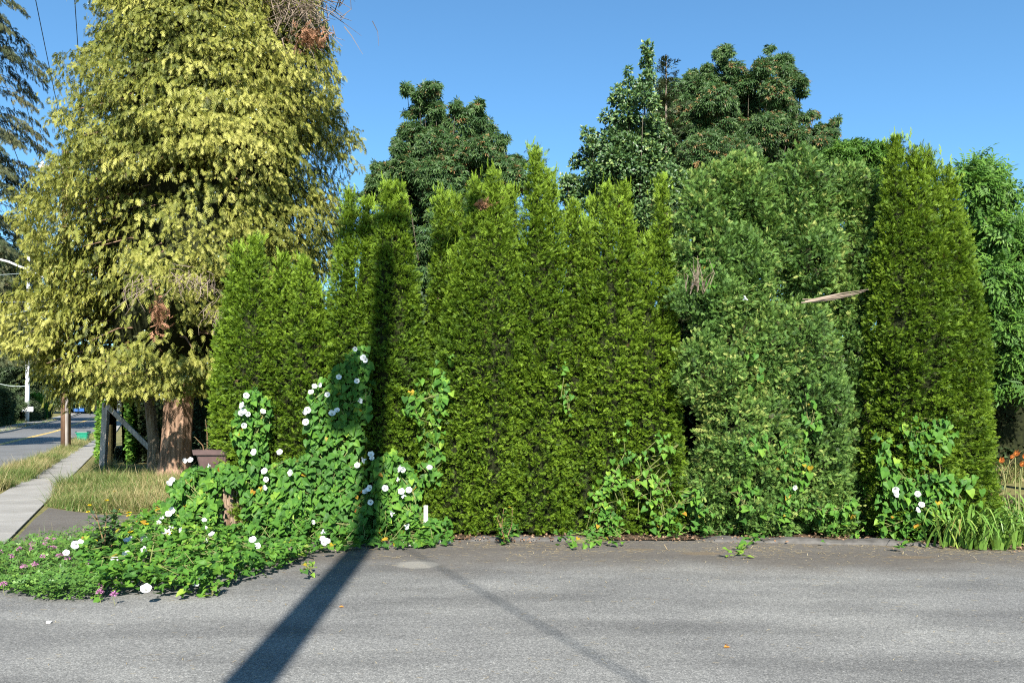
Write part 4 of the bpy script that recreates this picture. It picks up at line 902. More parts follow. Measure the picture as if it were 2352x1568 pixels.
for lab, poly, n in (('tiny bindweed sprig creeping alone onto the asphalt left of the pole shadow', [(690, 1295), (720, 1290), (725, 1310), (700, 1318)], 14), ('bindweed tip straying furthest onto the asphalt from the mat', [(470, 1350), (515, 1340), (512, 1352), (470, 1360)], 16)):
    vine(lab, [(poly, 1)], 'ground', (), n, (.05, .08), .02, .7, 2, .05)

# clover ground cover and its heads
CP = [(-60, 1262), (60, 1240), (150, 1228), (215, 1222), (250, 1250), (240, 1300), (230, 1362), (100, 1366), (0, 1345), (-60, 1350)]
mb = MB(); pts = sample_poly(CP, 4200); P = surf(pts[:, 0], pts[:, 1], 'ground'); N = len(P); P[:, 2] = .02 + rng.random(N) * .13 * (1 + .5 * wob(P, 2.5))
mb.inst(CLOVER, P, frames(np.concatenate((rng.normal(0, 1, (N, 2)), rng.normal(0, .25, (N, 1))), 1), np.array((0, -.35, 1.)) + rng.normal(0, .3, (N, 3))), rng.uniform(.02, .042, N), np.clip(.5 + rng.normal(0, .2, N), .1, 1), .1)
tag(mb.build('clover_patch', 'clover_leaf'), 'low clover and weeds covering the strip at the lot corner', 'ground cover', kind='stuff')
def grass(name, label, polys, n, h, tint, mode='px', straw=.4, parts=None, wid=1.0):
    pts = np.concatenate([sample_poly(p, int(n * w)) for p, w in polys]); N = len(pts)
    if mode == 'px':
        Y = gY(pts[:, 1]); P = np.stack(((pts[:, 0] - 1176) / 1764 * Y, Y, np.zeros(N)), -1)
    else:
        xy = NRM[None] * pts[:, :1] + DIR[None] * pts[:, 1:]; P = np.concatenate((xy, rise(pts[:, 1])[:, None]), 1)
    P[:, :2] += .12 * np.stack((wob(P, 9, 0), wob(P, 9, 1)), -1)
    a = rng.random(N) * 2 * PI; R = np.zeros((N, 3, 3)); R[:, 0, 0] = np.cos(a); R[:, 0, 1] = -np.sin(a); R[:, 1, 0] = np.sin(a); R[:, 1, 1] = np.cos(a); R[:, 2, 2] = 1
    dry = (.45 * wob(P, 1.3, 2) + rng.random(N)) < straw
    t = np.where(dry, rng.random(N) * .38, np.clip(tint + rng.normal(0, .15, N), .45, 1)); mb = MB(); k = rng.integers(0, 3, N)
    s = rng.uniform(*h, N) * (1 + .5 * wob(P, 2.2, 3)) * np.where(rng.random(N) < .03, 1.6, 1)
    ln = rng.normal(0, .28, (N, 2)) + .25 * np.stack((wob(P, 3, 0), wob(P, 3, 1)), -1); R[:, 0, 2] = ln[:, 0]; R[:, 1, 2] = ln[:, 1]
    for v in range(3):
        q = k == v; mb.inst(BLADES[v], P[q], R[q], s[q], t[q], 0)
    o = mb.build(name, 'grass_blade'); tag(o, label, 'grass', kind='stuff'); return o
grass('tall_grass', 'dry yellowing tall grass under the golden cypress', [([(112, 1163), (135, 1120), (195, 1092), (235, 1072), (380, 1082), (420, 1110), (400, 1130), (365, 1178), (260, 1180), (180, 1173)], 1.0)], 34000, (.10, .34), .62, straw=.40)
grass('verge_grass', 'straw-coloured grass strip between road and sidewalk', [([(-3.05, 17.5), (-2.2, 19.5), (-2.2, 60), (-3.0, 60)], 1), ([(-3.05, 18), (-2.25, 20), (-2.25, 30), (-3.0, 30)], .5)], 34000, (.10, .32), .6, mode='st', straw=.42)
grass('verge_grass', 'green grass blades sprouting from the clover strip', [(CP, .5), (GM, .5)], 3000, (.08, .24), .7, straw=.25)
grass('verge_grass', 'patchy grass along the opposite pavement edge', [([(-9.9, 60), (-9.45, 60), (-9.45, 130), (-9.9, 130)], .4), ([(-13, 60), (-11.6, 60), (-11.6, 120), (-12.5, 120)], .6)], 6000, (.2, .55), .7, mode='st', straw=.3)
grass('dry_grass', 'dry grass beyond the right end of the hedge', [([(2270, 1060), (2480, 1045), (2520, 1100), (2290, 1110)], 1)], 7000, (.2, .5), .6, straw=.7)
def head(name, label, group, cat, px, py, hgt, m, r, kind):
    p = gp(px, py); p = at(px, py, 1764 * (EYE - hgt) / (py - 947.4)); th = Thing(name, label, cat, (p[0], p[1], 0), group)
    mb = MB(); mb.tube([(p[0] + .01, p[1], 0), (p[0] - .004, p[1], hgt * .6), p], .002, 4, False); th.part(mb, 'stem', 'vine_stem')
    mb = MB(); n = 46 if kind == 'ball' else 22
    q = unit(rng.normal(0, 1, (n, 3))); 
    if kind == 'ball': q[:, 2] = np.abs(q[:, 2]) * .9 - .25; dd = q
    else: dd = q * np.array((1, 1, .25)) + np.array((0, -.1, .3)); q = q * .1
    mb.inst(NARROW if kind == 'ball' else OVAL, p + q * r * .5, frames(dd, np.array((0, 0, 1.)) + rng.normal(0, .3, (n, 3))), r, .5); th.part(mb, 'blossom', m)
for (x, y) in [(108,1239),(123,1240),(103,1250),(72,1262),(76,1256),(74,1248),(116,1258),(124,1259),(45,1261),(25,1278),(98,1279),(150,1272),(155,1282),(205,1292),(186,1304),(217,1324),(228,1347),(229,1359),(262,1365),(8,1342),(0,1268),(136,1276),(55,1300),(80,1296)]:
    head('clover_flower', 'pink clover head standing in the clover strip', 'pink clover heads', 'flower', x, y - 1, .10 if y > 1300 else .15, 'pink_petal', .026, 'ball')
for (x, y) in [(245,1149),(264,1128),(207,1160),(203,1175),(270,1170),(295,1184),(296,1177),(388,1224),(336,1203),(410,1124),(228,1240),(300,1222),(333,1265),(283,1210)]:
    head('hawkweed', 'small yellow hawkweed flower in the grass and weeds', 'yellow hawkweeds', 'flower', x, y, .22, 'yellow_petal', .035, 'disc')

# dark upright weed and mugwort stalks
def weed(label, foot, top, Y, n, size, m, tmpl=NARROW, spread=.1, name='weed_plant', z0=0.0, stems=3):
    a = at(*foot, Y); a[2] = z0; b = at(*top, Y); th = Thing(name, label, 'plant', (a[0], a[1], z0)); sb, lb = MB(), MB()
    for k in range(stems):
        e = b + np.array((random.gauss(0, spread), random.gauss(0, spread * .6), -abs(random.gauss(0, .12)) * (k > 0))); mid = (a + e) / 2 + rng.normal(0, .03, 3)
        sb.tube([a + rng.normal(0, .012, 3) * (1, 1, 0), mid, e], [.008, .006, .003], 5, False)
        q = rng.random(n); P = a + (e - a) * q[:, None] + rng.normal(0, .012, (n, 3)); an = rng.random(n) * 2 * PI
        d = np.stack((np.cos(an), np.sin(an), np.full(n, .25) + rng.normal(0, .3, n)), -1)
        lb.inst(tmpl, P, frames(d, np.array((0, 0, 1.)) + rng.normal(0, .3, (n, 3))), rng.uniform(.6, 1.2, n) * size * (1.15 - .6 * q), np.clip(rng.random(n), 0, 1), .1)
    th.part(sb, 'stem', 'brown_stem'); th.part(lb, 'leaves', m); return th
Yw = float(gY(1300))
weed('dark leafy weed standing upright in the bindweed mat', (245, 1300), (240, 1165), Yw, 46, .13, 'weed_leaf', OVAL, .09, stems=5)
zt = at(0, 1035, 10.2)[2]
weed('tall grey-green stalk sprouting from the planter, nearest the trunk', (478, 1035), (474, 962), 10.2, 42, .055, 'mugwort_leaf', NARROW, .015, 'mugwort', zt - .04, 1)
weed('shorter grey-green stalk leaning out over the planter rim', (470, 1036), (448, 1002), 10.18, 26, .05, 'mugwort_leaf', NARROW, .012, 'mugwort', zt - .04, 1)
weed('bushy grey-green weed at the hedge side of the planter', (505, 1035), (508, 968), 10.25, 40, .07, 'mugwort_leaf', NARROW, .06, 'mugwort', zt - .04, 4)

# planter on the stump
py0, py1 = at(0, 1074, 10.2)[2], at(0, 1031, 10.2)[2]
pc = at(496, 1070, 10.2)
sx = at(528, 1200, 10.2)[0]
stump = Thing('tree_stump', 'weathered broken stump half buried in bindweed below the planter', 'stump', (sx, 10.2, 0))
mb = MB(); prf = []
n = 22; rows = []
for z, r in ((-.03, .29), (.1, .25), (.3, .225), (.55, .215), (py0 - .012, .22)):
    a = np.arange(n) * 2 * PI / n; k = 1 + .12 * np.sin(a * 5 + 1) + .07 * np.sin(a * 9) + rng.normal(0, .02, n); rows.append(np.stack((sx + r * k * np.cos(a), 10.2 + r * k * np.sin(a), np.full(n, z)), -1))
mb.add(np.concatenate(rows), [(r * n + i, r * n + (i + 1) % n, (r + 1) * n + (i + 1) % n, (r + 1) * n + i) for r in range(4) for i in range(n)]); mb.F.append(np.array([[4 * n + i for i in range(n)]], np.int32))
stump.part(mb, 'stump_body', 'stump_wood')
mb = MB()
for k in range(16):
    a = -PI / 2 + random.uniform(-1.3, 1.3); r = .225; z = random.uniform(.05, .5); p = np.array((sx + r * math.cos(a), 10.2 + r * math.sin(a), z)); mb.box(p + np.array((0, -.01, .12)), (.035, .03, random.uniform(.2, .4)), a, .7)
stump.part(mb, 'splinters', 'stump_wood')
plt = Thing('planter', 'brown clay trough planter with a thick rim standing on the stump', 'planter', (pc[0], 10.2, py0))
H = py1 - py0
mb = MB(); mb.box((pc[0], 10.2, py0 + H * .42), (.44, .30, H * .84), 0, .80, .03)
plt.part(mb, 'body', 'planter_clay')
mb = MB(); W, D = .50, .35
for (cx_, cy_, w_, d_) in ((0, -D / 2 + .02, W, .04), (0, D / 2 - .02, W, .04), (-W / 2 + .02, 0, .04, D - .08), (W / 2 - .02, 0, .04, D - .08)):
    mb.box((pc[0] + cx_, 10.2 + cy_, py1 - .034), (w_, d_, .066), 0, .94, .006)
plt.part(mb, 'rim', 'planter_clay')
mb = MB(); mb.box((pc[0], 10.2, py1 - .035), (W - .085, D - .085, .03), 0, .98); plt.part(mb, 'soil', 'planter_soil')

# post, brace, mossy young trunk beside the sidewalk
PY = 21.0
pb = gp(236, 1082); PYp = pb[1]
post = Thing('timber_post', 'leaning grey timber post beside the sidewalk, under the cypress', 'post', (pb[0], PYp, 0))
def beam(mb, a, b, w, d):
    a, b = np.array(a, float), np.array(b, float); L = np.linalg.norm(b - a); y = (b - a) / L; x = np.cross(y, (0, 1, 0)); x /= np.linalg.norm(x); z = np.cross(y, x)
    mb.box((a + b) / 2, (w, d, L), R=np.stack((x, z, y), -1), bev=.008)
mb = MB(); top = at(244, 925, PYp); beam(mb, (pb[0], PYp, -.05), top, .15, .15); post.part(mb, 'upright', 'grey_timber')
mb = MB(); beam(mb, at(247, 932, PYp - .12), at(345, 1030, PYp - .3), .13, .05); post.part(mb, 'brace', 'grey_timber')
mb = MB(); q = gp(251, 1079); mb.box((q[0], q[1], .62), (.14, .1, 1.3), .1, 1, .01)
fp = tag(mb.build('fence_post', 'fence_cedar'), 'short sunlit yellowish post right behind the leaning timber post', 'post')
q = gp(348, 1075); Yq = 20.3
yt = Thing('young_trunk', 'slim mottled bare trunk between the brace and the cypress trunk', 'tree', (at(348, 1000, Yq)[0], Yq, 0))
mb = MB(); a = at(352, 1000, Yq)[0]; mb.tube([(a, Yq, -.05), (a + .01, Yq, .8), (a - .1, Yq, 1.9), (a - .12, Yq, 3.6)], [.16, .145, .13, .1], 10, jit=.05); yt.part(mb, 'trunk', 'grey_bark')

# ------------------------------------------------------------------ poles, lines, street things
P1 = np.array(gp(151, 1029)); P1[2] = 0
pole = Thing('utility_pole', 'thick brown weathered utility pole on the grass verge left of the cypress', 'utility pole', P1)
mb = MB(); mb.tube([P1 - (0, 0, .1), P1 + (0, 0, 4), P1 + (0, 0, 13.4)], [.205, .19, .13], 16, jit=.02); pole.part(mb, 'shaft', 'pole_bark', True)
mb = MB(); mb.box(P1 + np.array((.14, -.17, 2.0)), (.11, .09, 4.0), -.4, 1, .01); pole.part(mb, 'conduit', 'shade_pole')
arm_z = at(104, 386, P1[1])[2]
xl, xr = at(95, 0, P1[1])[0], at(209, 0, P1[1])[0]
mb = MB(); mb.box(((xl + xr) / 2, P1[1] - .2, arm_z), (xr - xl, .11, .13), 0, 1, .01); pole.part(mb, 'crossarm', 'crossarm_wood')
ins_x = [at(x, 0, P1[1])[0] for x in (104, 165, 203)]
for x in ins_x:
    mb = MB(); mb.lathe([(.03, 0), (.035, .04), (.085, .06), (.085, .10), (.05, .13), (.06, .16), (.02, .2)], (x, P1[1] - .2, arm_z + .065), 12); pole.part(mb, 'insulator', 'porcelain', True)
lz = at(0, 640, P1[1])[2]
mb = MB(); pts = [at(x, y, P1[1] - .3) for x, y in ((-60, 585), (-25, 588), (0, 596), (20, 601), (45, 612), (72, 622), (110, 642), (148, 662))]; mb.tube(pts, .05, 8); pole.part(mb, 'lamp_arm', 'galvanised', True)
mb = MB(); c = at(-85, 588, P1[1] - .3); mb.tube([c + (-.35, 0, 0), c + (-.2, 0, .03), c + (.2, 0, .04), c + (.42, 0, .01)], [.05, .14, .12, .05], 10); pole.part(mb, 'lamp_head', 'galvanised', True)
# the leaning pole behind the viewpoint that throws the shadow
EL, HD = math.radians(36), math.radians(5)
SUNV = np.array((-math.sin(HD) * math.cos(EL), math.cos(HD) * math.cos(EL), -math.sin(EL)))     # direction light travels
ty = math.cos(HD) / math.tan(EL); tx = -math.sin(HD) / math.tan(EL)
PB = np.array((-1.17, -3.0, 0)); lean = -.051 * ty - tx
def pole2(z): return PB + np.array((lean * z, 0, z))
p2 = Thing('utility_pole', 'leaning utility pole behind the viewpoint whose shadow crosses the lot', 'utility pole', PB)
ZTOP = 13.3
mb = MB(); mb.tube([pole2(-.1), pole2(5), pole2(ZTOP)], [.175, .165, .15], 18); p2.part(mb, 'shaft', 'shade_pole', True)
za = 4.12 + (10.1 + 3) / ty
ca = pole2(za); ang = math.atan2(NRM[1], NRM[0])
A2 = np.array((math.cos(ang * .55), math.sin(ang * .55), 0))
mb = MB(); mb.box(ca + A2 * .02 + np.array((0, .2, 0)), (2.5, .12, .17), ang * .55, 1, .01); p2.part(mb, 'crossarm', 'shade_pole')
for k in (-1.1, -.35, 1.1):
    mb = MB(); mb.lathe([(.03, 0), (.035, .04), (.08, .06), (.08, .10), (.05, .13), (.02, .2)], ca + A2 * k + np.array((0, .2, .085)), 12); p2.part(mb, 'insulator', 'porcelain', True)
zt0 = 1.72 + (9.5 + 3) / ty
ct = pole2(zt0 + .4) + np.array((-.42, .02, 0))
mb = MB(); mb.lathe([(.20, -.45), (.235, -.42), (.235, .36), (.2, .42), (.06, .45)], ct, 20); mb.lathe([(.03, 0), (.05, .05), (.03, .12), (.05, .16), (.015, .26)], ct + np.array((-.1, 0, .44)), 10); p2.part(mb, 'transformer', 'transformer_grey', True)
# conductors between the two poles
def wire(label, a, b, sag, r, m, n=28):
    a, b = np.array(a, float), np.array(b, float); t = np.linspace(0, 1, n)[:, None]; P = a * (1 - t) + b * t; P[:, 2] -= (4 * sag * t * (1 - t))[:, 0]
    mb = MB(); mb.tube(P, r, 5, True); return tag(mb.build('overhead_wire', m, None, True, origin=a), label, 'wire', 'overhead wires')
A = np.array((0, P1[1] - .2, arm_z + .26))
wire('long black wire from the insulator left of the cypress, running up past the fir', (ins_x[0], A[1], A[2]), ca + A2 * -1.1 + (0, .2, .27), .55, .011, 'wire_black')
wire('black wire crossing the blue gap between the fir and the cypress', (ins_x[1], A[1], A[2]), ca + A2 * -.35 + (0, .2, .27), .55, .012, 'wire_black')
wire('short visible black wire nearest the cypress top at the frame edge', (ins_x[2], A[1], A[2]), ca + A2 * 1.1 + (0, .2, .27), .55, .012, 'wire_black')
wire('black wire sloping down across the fir branches', at(118, 560, P1[1]), at(-60, 80, 21), .2, .012, 'wire_black')
tel = pole2(13.4 / ty)
wire('service cable behind the viewpoint casting a soft diagonal shadow on the lot', tel, (4.8 - tx * 5.5, -4.3 - ty * 5.5, 5.5), .05, .016, 'wire_black')
for lab, z0, a, b, Yb, r in (('upper pale cable reaching the cypress at lamp-arm height', 625, (-80, 634), (150, 618), 34.4, .014), ('middle pale cable crossing the dark trees left of the cypress', 690, (-80, 693), (150, 689), 34.4, .014), ('lower pale cable rising towards the cypress', 718, (-80, 744), (150, 690), 34.4, .016), ('lowest pale cable at the left edge below the others', 795, (-80, 790), (150, 800), 34.4, .014)):
    wire(lab, at(*a, Yb - 4), at(*b, Yb), .05, r, 'cable_grey')
# thin pole across the street
q = np.array(gp(61, 977)); Yp = q[1]
tp = Thing('street_pole', 'thin pale street pole across the road beside the far hedge', 'utility pole', q)
mb = MB(); mb.tube([q - (0, 0, .1), at(63, 900, Yp), at(65, 700, Yp), at(66, 520, Yp)], [.27, .24, .2, .15], 12); tp.part(mb, 'shaft', 'galvanised', True)
mb = MB(); mb.box(at(58, 939, Yp - .35), (.9, .05, .6), .1, 1, .0); mb.box(at(69, 939, Yp - .35), (.75, .05, .6), .1, 1, .0); tp.part(mb, 'sign_plate', 'hydrant_white')
wire('faint wire reaching the thin street pole from the left', at(-70, 845, Yp - 3), at(64, 885, Yp), .8, .05, 'cable_grey')
# cedar fence panel
q = st(-13.2, 106)
def fence(label, x0, x1, yt, yb, Y):
    th = Thing('cedar_fence', label, 'fence', (at((x0 + x1) / 2, 0, Y)[0], Y, 0)); a, b = at(x0, yb, Y), at(x1, yt, Y); mb = MB(); w = b[0] - a[0]; k = max(3, int(w / .2))
    for i in range(k): mb.box((a[0] + w * (i + .5) / k, Y, b[2] / 2), (w / k * .94, .05, b[2] + .1 + random.random() * .05), 0, 1, .008)
    th.part(mb, 'boards', 'fence_cedar'); mb = MB(); mb.box(((a[0] + b[0]) / 2, Y + .06, b[2] * .8), (w, .06, .1)); mb.box(((a[0] + b[0]) / 2, Y + .06, b[2] * .25), (w, .06, .1)); th.part(mb, 'rails', 'fence_cedar')
fence('yellow cedar fence glimpsed beside the thin street pole', 28, 52, 946, 985, 104.0)
# fire hydrant
hy = at(122, 978, 112.0); hz = float(rise(112 * .8975 + 49.7 * .0)) ; hb = np.array((hy[0], 112.0, max(0, at(0, 978, 112.0)[2] - 0.0)))
hd = Thing('fire_hydrant', 'red fire hydrant with a white bonnet on the far pavement', 'hydrant', hb)
mb = MB(); mb.lathe([(.20, 0), (.20, .06), (.14, .08), (.14, .56), (.17, .58), (.17, .64)], hb, 14); mb.tube([hb + (-.28, 0, .45), hb + (.28, 0, .45)], .075, 10); mb.tube([hb + (0, 0, .4), hb + (0, -.26, .4)], .09, 10); hd.part(mb, 'barrel', 'hydrant_red', True)
mb = MB(); mb.lathe([(.17, .642), (.165, .72), (.11, .82), (.04, .86), (.04, .92)], hb, 14); hd.part(mb, 'bonnet', 'hydrant_white', True)
for s in (-1, 1):
    mb = MB(); mb.tube([hb + (s * .28, 0, .45), hb + (s * .35, 0, .45)], .09, 10); hd.part(mb, 'nozzle_cap', 'hydrant_white', True)
# green wheeled bin
bc = gp(191, 1016); bn = Thing('wheelie_bin', 'green wheeled waste bin with a black lid on the verge behind the utility pole', 'bin', (bc[0], bc[1], 0)); bh = at(0, 992, bc[1])[2]
mb = MB(); mb.box((bc[0], bc[1], bh * .5 + .03), (.58, .6, bh - .06), .3, .74, .05); bn.part(mb, 'body', 'bin_green')
mb = MB(); mb.box((bc[0], bc[1], bh - .02), (.64, .66, .05), .3, 1, .06); bn.part(mb, 'rim', 'bin_green')
mb = MB(); mb.box((bc[0], bc[1], bh + .035), (.62, .64, .055), .3, 1.05, .08); bn.part(mb, 'lid', 'bin_black')
for s in (-1, 1):
    mb = MB(); o_ = np.array((math.cos(.3) * .26 * s - math.sin(.3) * .24, math.sin(.3) * .26 * s + math.cos(.3) * .24, .1)); mb.tube([bc * (1, 1, 0) + o_ - (.03, 0, 0), bc * (1, 1, 0) + o_ + (.03, 0, 0)], .1, 14); bn.part(mb, 'wheel', 'tyre_black', True)
# parked cars far up the street (tiny)
def car(label, px, py, Y, m, rz):
    p = at(px, py, Y); th = Thing('parked_car', label, 'car', p, 'cars parked far up the street'); c, s = math.cos(rz), math.sin(rz)
    def T(v): v = np.asarray(v, float); return np.stack((v[:, 0] * c - v[:, 1] * s, v[:, 0] * s + v[:, 1] * c, v[:, 2]), -1) + p
    def prism(prof_, w0, w1):
        k = len(prof_); V = [(-w0 if z < .95 else -w1, y, z) for y, z in prof_] + [(w0 if z < .95 else w1, y, z) for y, z in prof_]; mb = MB(); mb.add(T(V), [(i, (i + 1) % k, k + (i + 1) % k, k + i) for i in range(k)]); mb.F += [np.array([list(range(k))[::-1]], np.int32), np.array([list(range(k, 2 * k))], np.int32)]; return mb
    th.part(prism([(-2.2, .3), (-2.25, .7), (-1.9, .92), (-1.2, .94), (1.3, .94), (2.1, .85), (2.25, .6), (2.2, .3)], .88, .88), 'body', m)
    th.part(prism([(-1.5, .945), (-.9, 1.42), (.5, 1.45), (1.25, .945)], .8, .66), 'cabin', 'glass_dark')
    th.part(prism([(-.88, 1.43), (.48, 1.455), (.46, 1.49), (-.8, 1.47)], .66, .66), 'roof', m)
    for x in (-.8, .8):
        for y in (-1.4, 1.35):
            mb = MB(); q = T([(x - .1, y, .32), (x + .1, y, .32)]); mb.tube(q, .32, 14); th.part(mb, 'wheel', 'tyre_black', True)
car('blue car parked at the far end of the street', 183, 948, 150, 'far_blue', .46)
car('red car parked beside the blue one up the street', 190, 947.5, 158, 'far_red', .46)

# white house glimpsed through the tree on the right
hx = at(2262, 0, 24)[0]; ho = Thing('white_house', 'white house wall glimpsed through leaves beyond the right end of the hedge', 'house', (hx + 4, 26, 0))
mb = MB(); mb.box((hx + 4.2, 26, 1.5), (9, 5, 3.0)); ho.part(mb, 'wall', 'house_white')
mb = MB(); mb.add([(hx - .6, 23.2, 3.0), (hx + 9, 23.2, 3.0), (hx + 9, 26, 4.3), (hx - .6, 26, 4.3), (hx - .6, 28.8, 3.0), (hx + 9, 28.8, 3.0)], [(0, 1, 2, 3), (3, 2, 5, 4)]); ho.part(mb, 'roof', 'house_roof')
mb = MB(); mb.box((hx + 2.2, 23.48, 1.6), (1.2, .06, 1.1)); w_ = ho.part(mb, 'window', 'trim_grey'); mb = MB(); mb.box((hx + 2.2, 23.44, 1.6), (1.0, .04, .9)); ho.part(mb, 'pane', 'glass_dark', parent=w_)

# ------------------------------------------------------------------ right-hand bed
def lily(label, px, py, n, L, spread, flowers=()):
    p = gp(px, py); th = Thing('daylily', label, 'plant', p, 'daylilies at the lot edge'); mb = MB()
    for k in range(n):
        a = random.random() * 2 * PI; l = L * random.uniform(.6, 1.1); o_ = p + np.array((random.gauss(0, spread), random.gauss(0, .08), 0)); out = np.array((math.cos(a), math.sin(a) * .8 - .25, 0)); out /= np.linalg.norm(out) + 1e-6
        reach = random.uniform(.35, .75) * l; pts = []; N = 8
        for i in range(N + 1):
            t = i / N; pts.append(o_ + out * reach * t ** 1.3 + np.array((0, 0, max(.02, l * (1.25 * t - .95 * t ** 2.6)))))
        pts = np.array(pts); sd = np.cross(out, (0, 0, 1)); w = .017 * (1 - np.linspace(0, 1, N + 1) ** 2) + .001
        V = np.concatenate((pts - sd * w[:, None], pts + sd * w[:, None] )); F = [(i, i + 1, N + 2 + i, N + 1 + i) for i in range(N)]
        tip = np.linspace(0, 1, N + 1); tt = np.clip(.6 + random.gauss(0, .2) - (.5 if random.random() < .4 else 0) * tip ** 4, 0, 1); mb.add(V, F, np.concatenate((tt, tt)))
    th.part(mb, 'leaves', 'lily_leaf')
    for (fx_, fy_) in flowers:
        f = at(fx_, fy_, p[1] + .1); sb = MB(); sb.tube([(p[0], p[1] + .05, 0), (p[0] * .4 + f[0] * .6, f[1], f[2] * .6), f], .006, 5, False); th.part(sb, 'stem', 'vine_stem')
        pb_ = MB(); nn = 6; a = np.arange(nn) * PI / 3; ax = np.array((random.gauss(0, .5), -.6, .5)); ax /= np.linalg.norm(ax); x = np.cross(ax, (0, 0, 1.)); x /= np.linalg.norm(x); y = np.cross(ax, x)
        d = x * np.cos(a)[:, None] * .55 + y * np.sin(a)[:, None] * .55 + ax; pb_.inst(NARROW, np.repeat(f[None], nn, 0), frames(d, -ax + 0 * d + rng.normal(0, .05, d.shape)), .10, .5); th.part(pb_, 'flower', 'orange_petal')
lily('arching daylily clump at the foot of the rightmost thuja', 2222, 1258, 70, .95, .17)
lily('daylily clump right of the arching one, partly striped yellow', 2278, 1262, 50, .78, .12)
lily('taller daylily with orange flowers at the right frame edge', 2345, 1252, 60, .9, .16, [(2332, 1046), (2344, 1070), (2300, 1062), (2350, 1052)])
lily('shaded daylily behind the arching clumps with one orange flower', 2300, 1200, 70, .85, .25, [(2286, 1106), (2320, 1052)])
# dry shrub
ds = gp(2320, 1085); th = Thing('dry_shrub', 'sparse dry shrub in the sun beyond the right end of the hedge', 'shrub', ds); mb = MB(); lb = MB()
for k in range(70):
    e = ds + np.array((random.gauss(0, .35), random.gauss(0, .25), random.uniform(.5, 1.15))); mb.tube([ds + rng.normal(0, .04, 3) * (1, 1, 0), ds * .5 + e * .5 + rng.normal(0, .05, 3), e], [.008, .005, .002], 4, False, t=random.random())
    n = 16; q = rng.uniform(.4, 1, n)[:, None]; P = ds + (e - ds) * q + rng.normal(0, .04, (n, 3)); lb.inst(NARROW, P, frames(rng.normal(0, .6, (n, 3)) + np.array((0, 0, .6)), rng.normal(0, 1, (n, 3))), rng.uniform(.05, .1, n), rng.uniform(.2, .7, n), 0)
th.part(mb, 'stem', 'dead_twig'); th.part(lb, 'leaves', 'grass_blade')
weed('dark bluish leafy weed between daylilies and the rightmost thuja', (2285, 1150), (2282, 1060), 12.2, 30, .14, 'weed_leaf', OVAL, .1, stems=4)

# trailing bramble reaching onto the lot
br = gp(1800, 1222); th = Thing('bramble', 'bramble shoot trailing out over the asphalt', 'vine', br); sb, lb = MB(), MB()
path = [gp(1835, 1212, .06), gp(1800, 1222, .07), gp(1765, 1232, .10), gp(1735, 1250, .10), gp(1708, 1270, .07), gp(1688, 1282, .04)]; sb.tube(path, [.007, .007, .006, .005, .004, .003], 5); sb.tube([gp(1700, 1215, .06), gp(1800, 1219, .05), gp(1960, 1213, .06)], .008, 5)
P = np.array(path); n = 95; t = rng.random(n) * 5; i0 = np.clip(t.astype(int), 0, 4); Q = P[i0] * (1 - (t - i0))[:, None] + P[i0 + 1] * (t - i0)[:, None] + rng.normal(0, .05, (n, 3)) * (1, 1.2, .35); Q[:, 2] = np.maximum(Q[:, 2], .03)
lb.inst(T_oval(.36, -.1, .05), Q, frames(np.stack((rng.normal(-.4, .7, n), rng.normal(-.5, .7, n), rng.normal(.05, .2, n)), -1), np.array((0, -.2, 1.)) + rng.normal(0, .25, (n, 3))), rng.uniform(.06, .11, n), np.clip(.45 + rng.normal(0, .12, n) + (t > 3.6) * .4, .2, 1), .05)
th.part(sb, 'stems', 'vine_stem'); th.part(lb, 'leaves', 'bindweed_leaf')
# broad ground leaves right of it
q = gp(1655, 1200); th = Thing('broadleaf_weed', 'low rosette of broad dark leaves at the kerb below the speckled shrub', 'plant', q); lb = MB(); n = 46
P = q + np.stack((rng.normal(0, .32, n), rng.normal(0, .07, n), np.abs(rng.normal(.06, .05, n)) + .03), -1); lb.inst(T_oval(.4, -.1, .03), P, frames(rng.normal(0, 1, (n, 3)) * (1, 1, .3), np.array((0, -.4, 1.)) + rng.normal(0, .3, (n, 3))), rng.uniform(.08, .15, n), np.clip(.35 + rng.normal(0, .1, n), .15, 1), 0); th.part(lb, 'leaves', 'bindweed_leaf')
# green weeds at hedge foot
weed('pale green weed standing at the hedge foot below the tallest thuja', (1160, 1240), (1163, 1165), 9.3, 18, .10, 'bindweed_leaf', OVAL, .07, stems=4)

# white stub post, stones, loose leaves, litter
q = gp(978, 1240); z = at(0, 1162, 9.62)[2]
tag(MB().box((at(978, 0, 9.62)[0], 9.62, z / 2), (.05, .04, z + .02), .2, 1.1, .008).build('stub_post', 'white_paint'), 'flaking white stub post among the bindweed at the hedge foot', 'post')
def rock(mb, c, r):
    lat = np.linspace(-1.3, 1.3, 6); lon = np.arange(9) * 2 * PI / 9; LA, LO = np.meshgrid(lat, lon, indexing='ij'); k = 1 + .18 * rng.normal(0, 1, LA.shape)
    V = np.stack((np.cos(LA) * np.cos(LO), np.cos(LA) * np.sin(LO), np.sin(LA) * .65), -1) * (r * k)[..., None] + c; ii = np.arange(5)[:, None] * 9; jj = np.arange(9)[None]
    b = mb.n; mb.add(V.reshape(-1, 3), np.stack((ii + jj, ii + (jj + 1) % 9, ii + 9 + (jj + 1) % 9, ii + 9 + jj), -1).reshape(-1, 4)); mb.F += [np.array([[b + i for i in range(9)][::-1]], np.int32), np.array([[b + 45 + i for i in range(9)]], np.int32)]
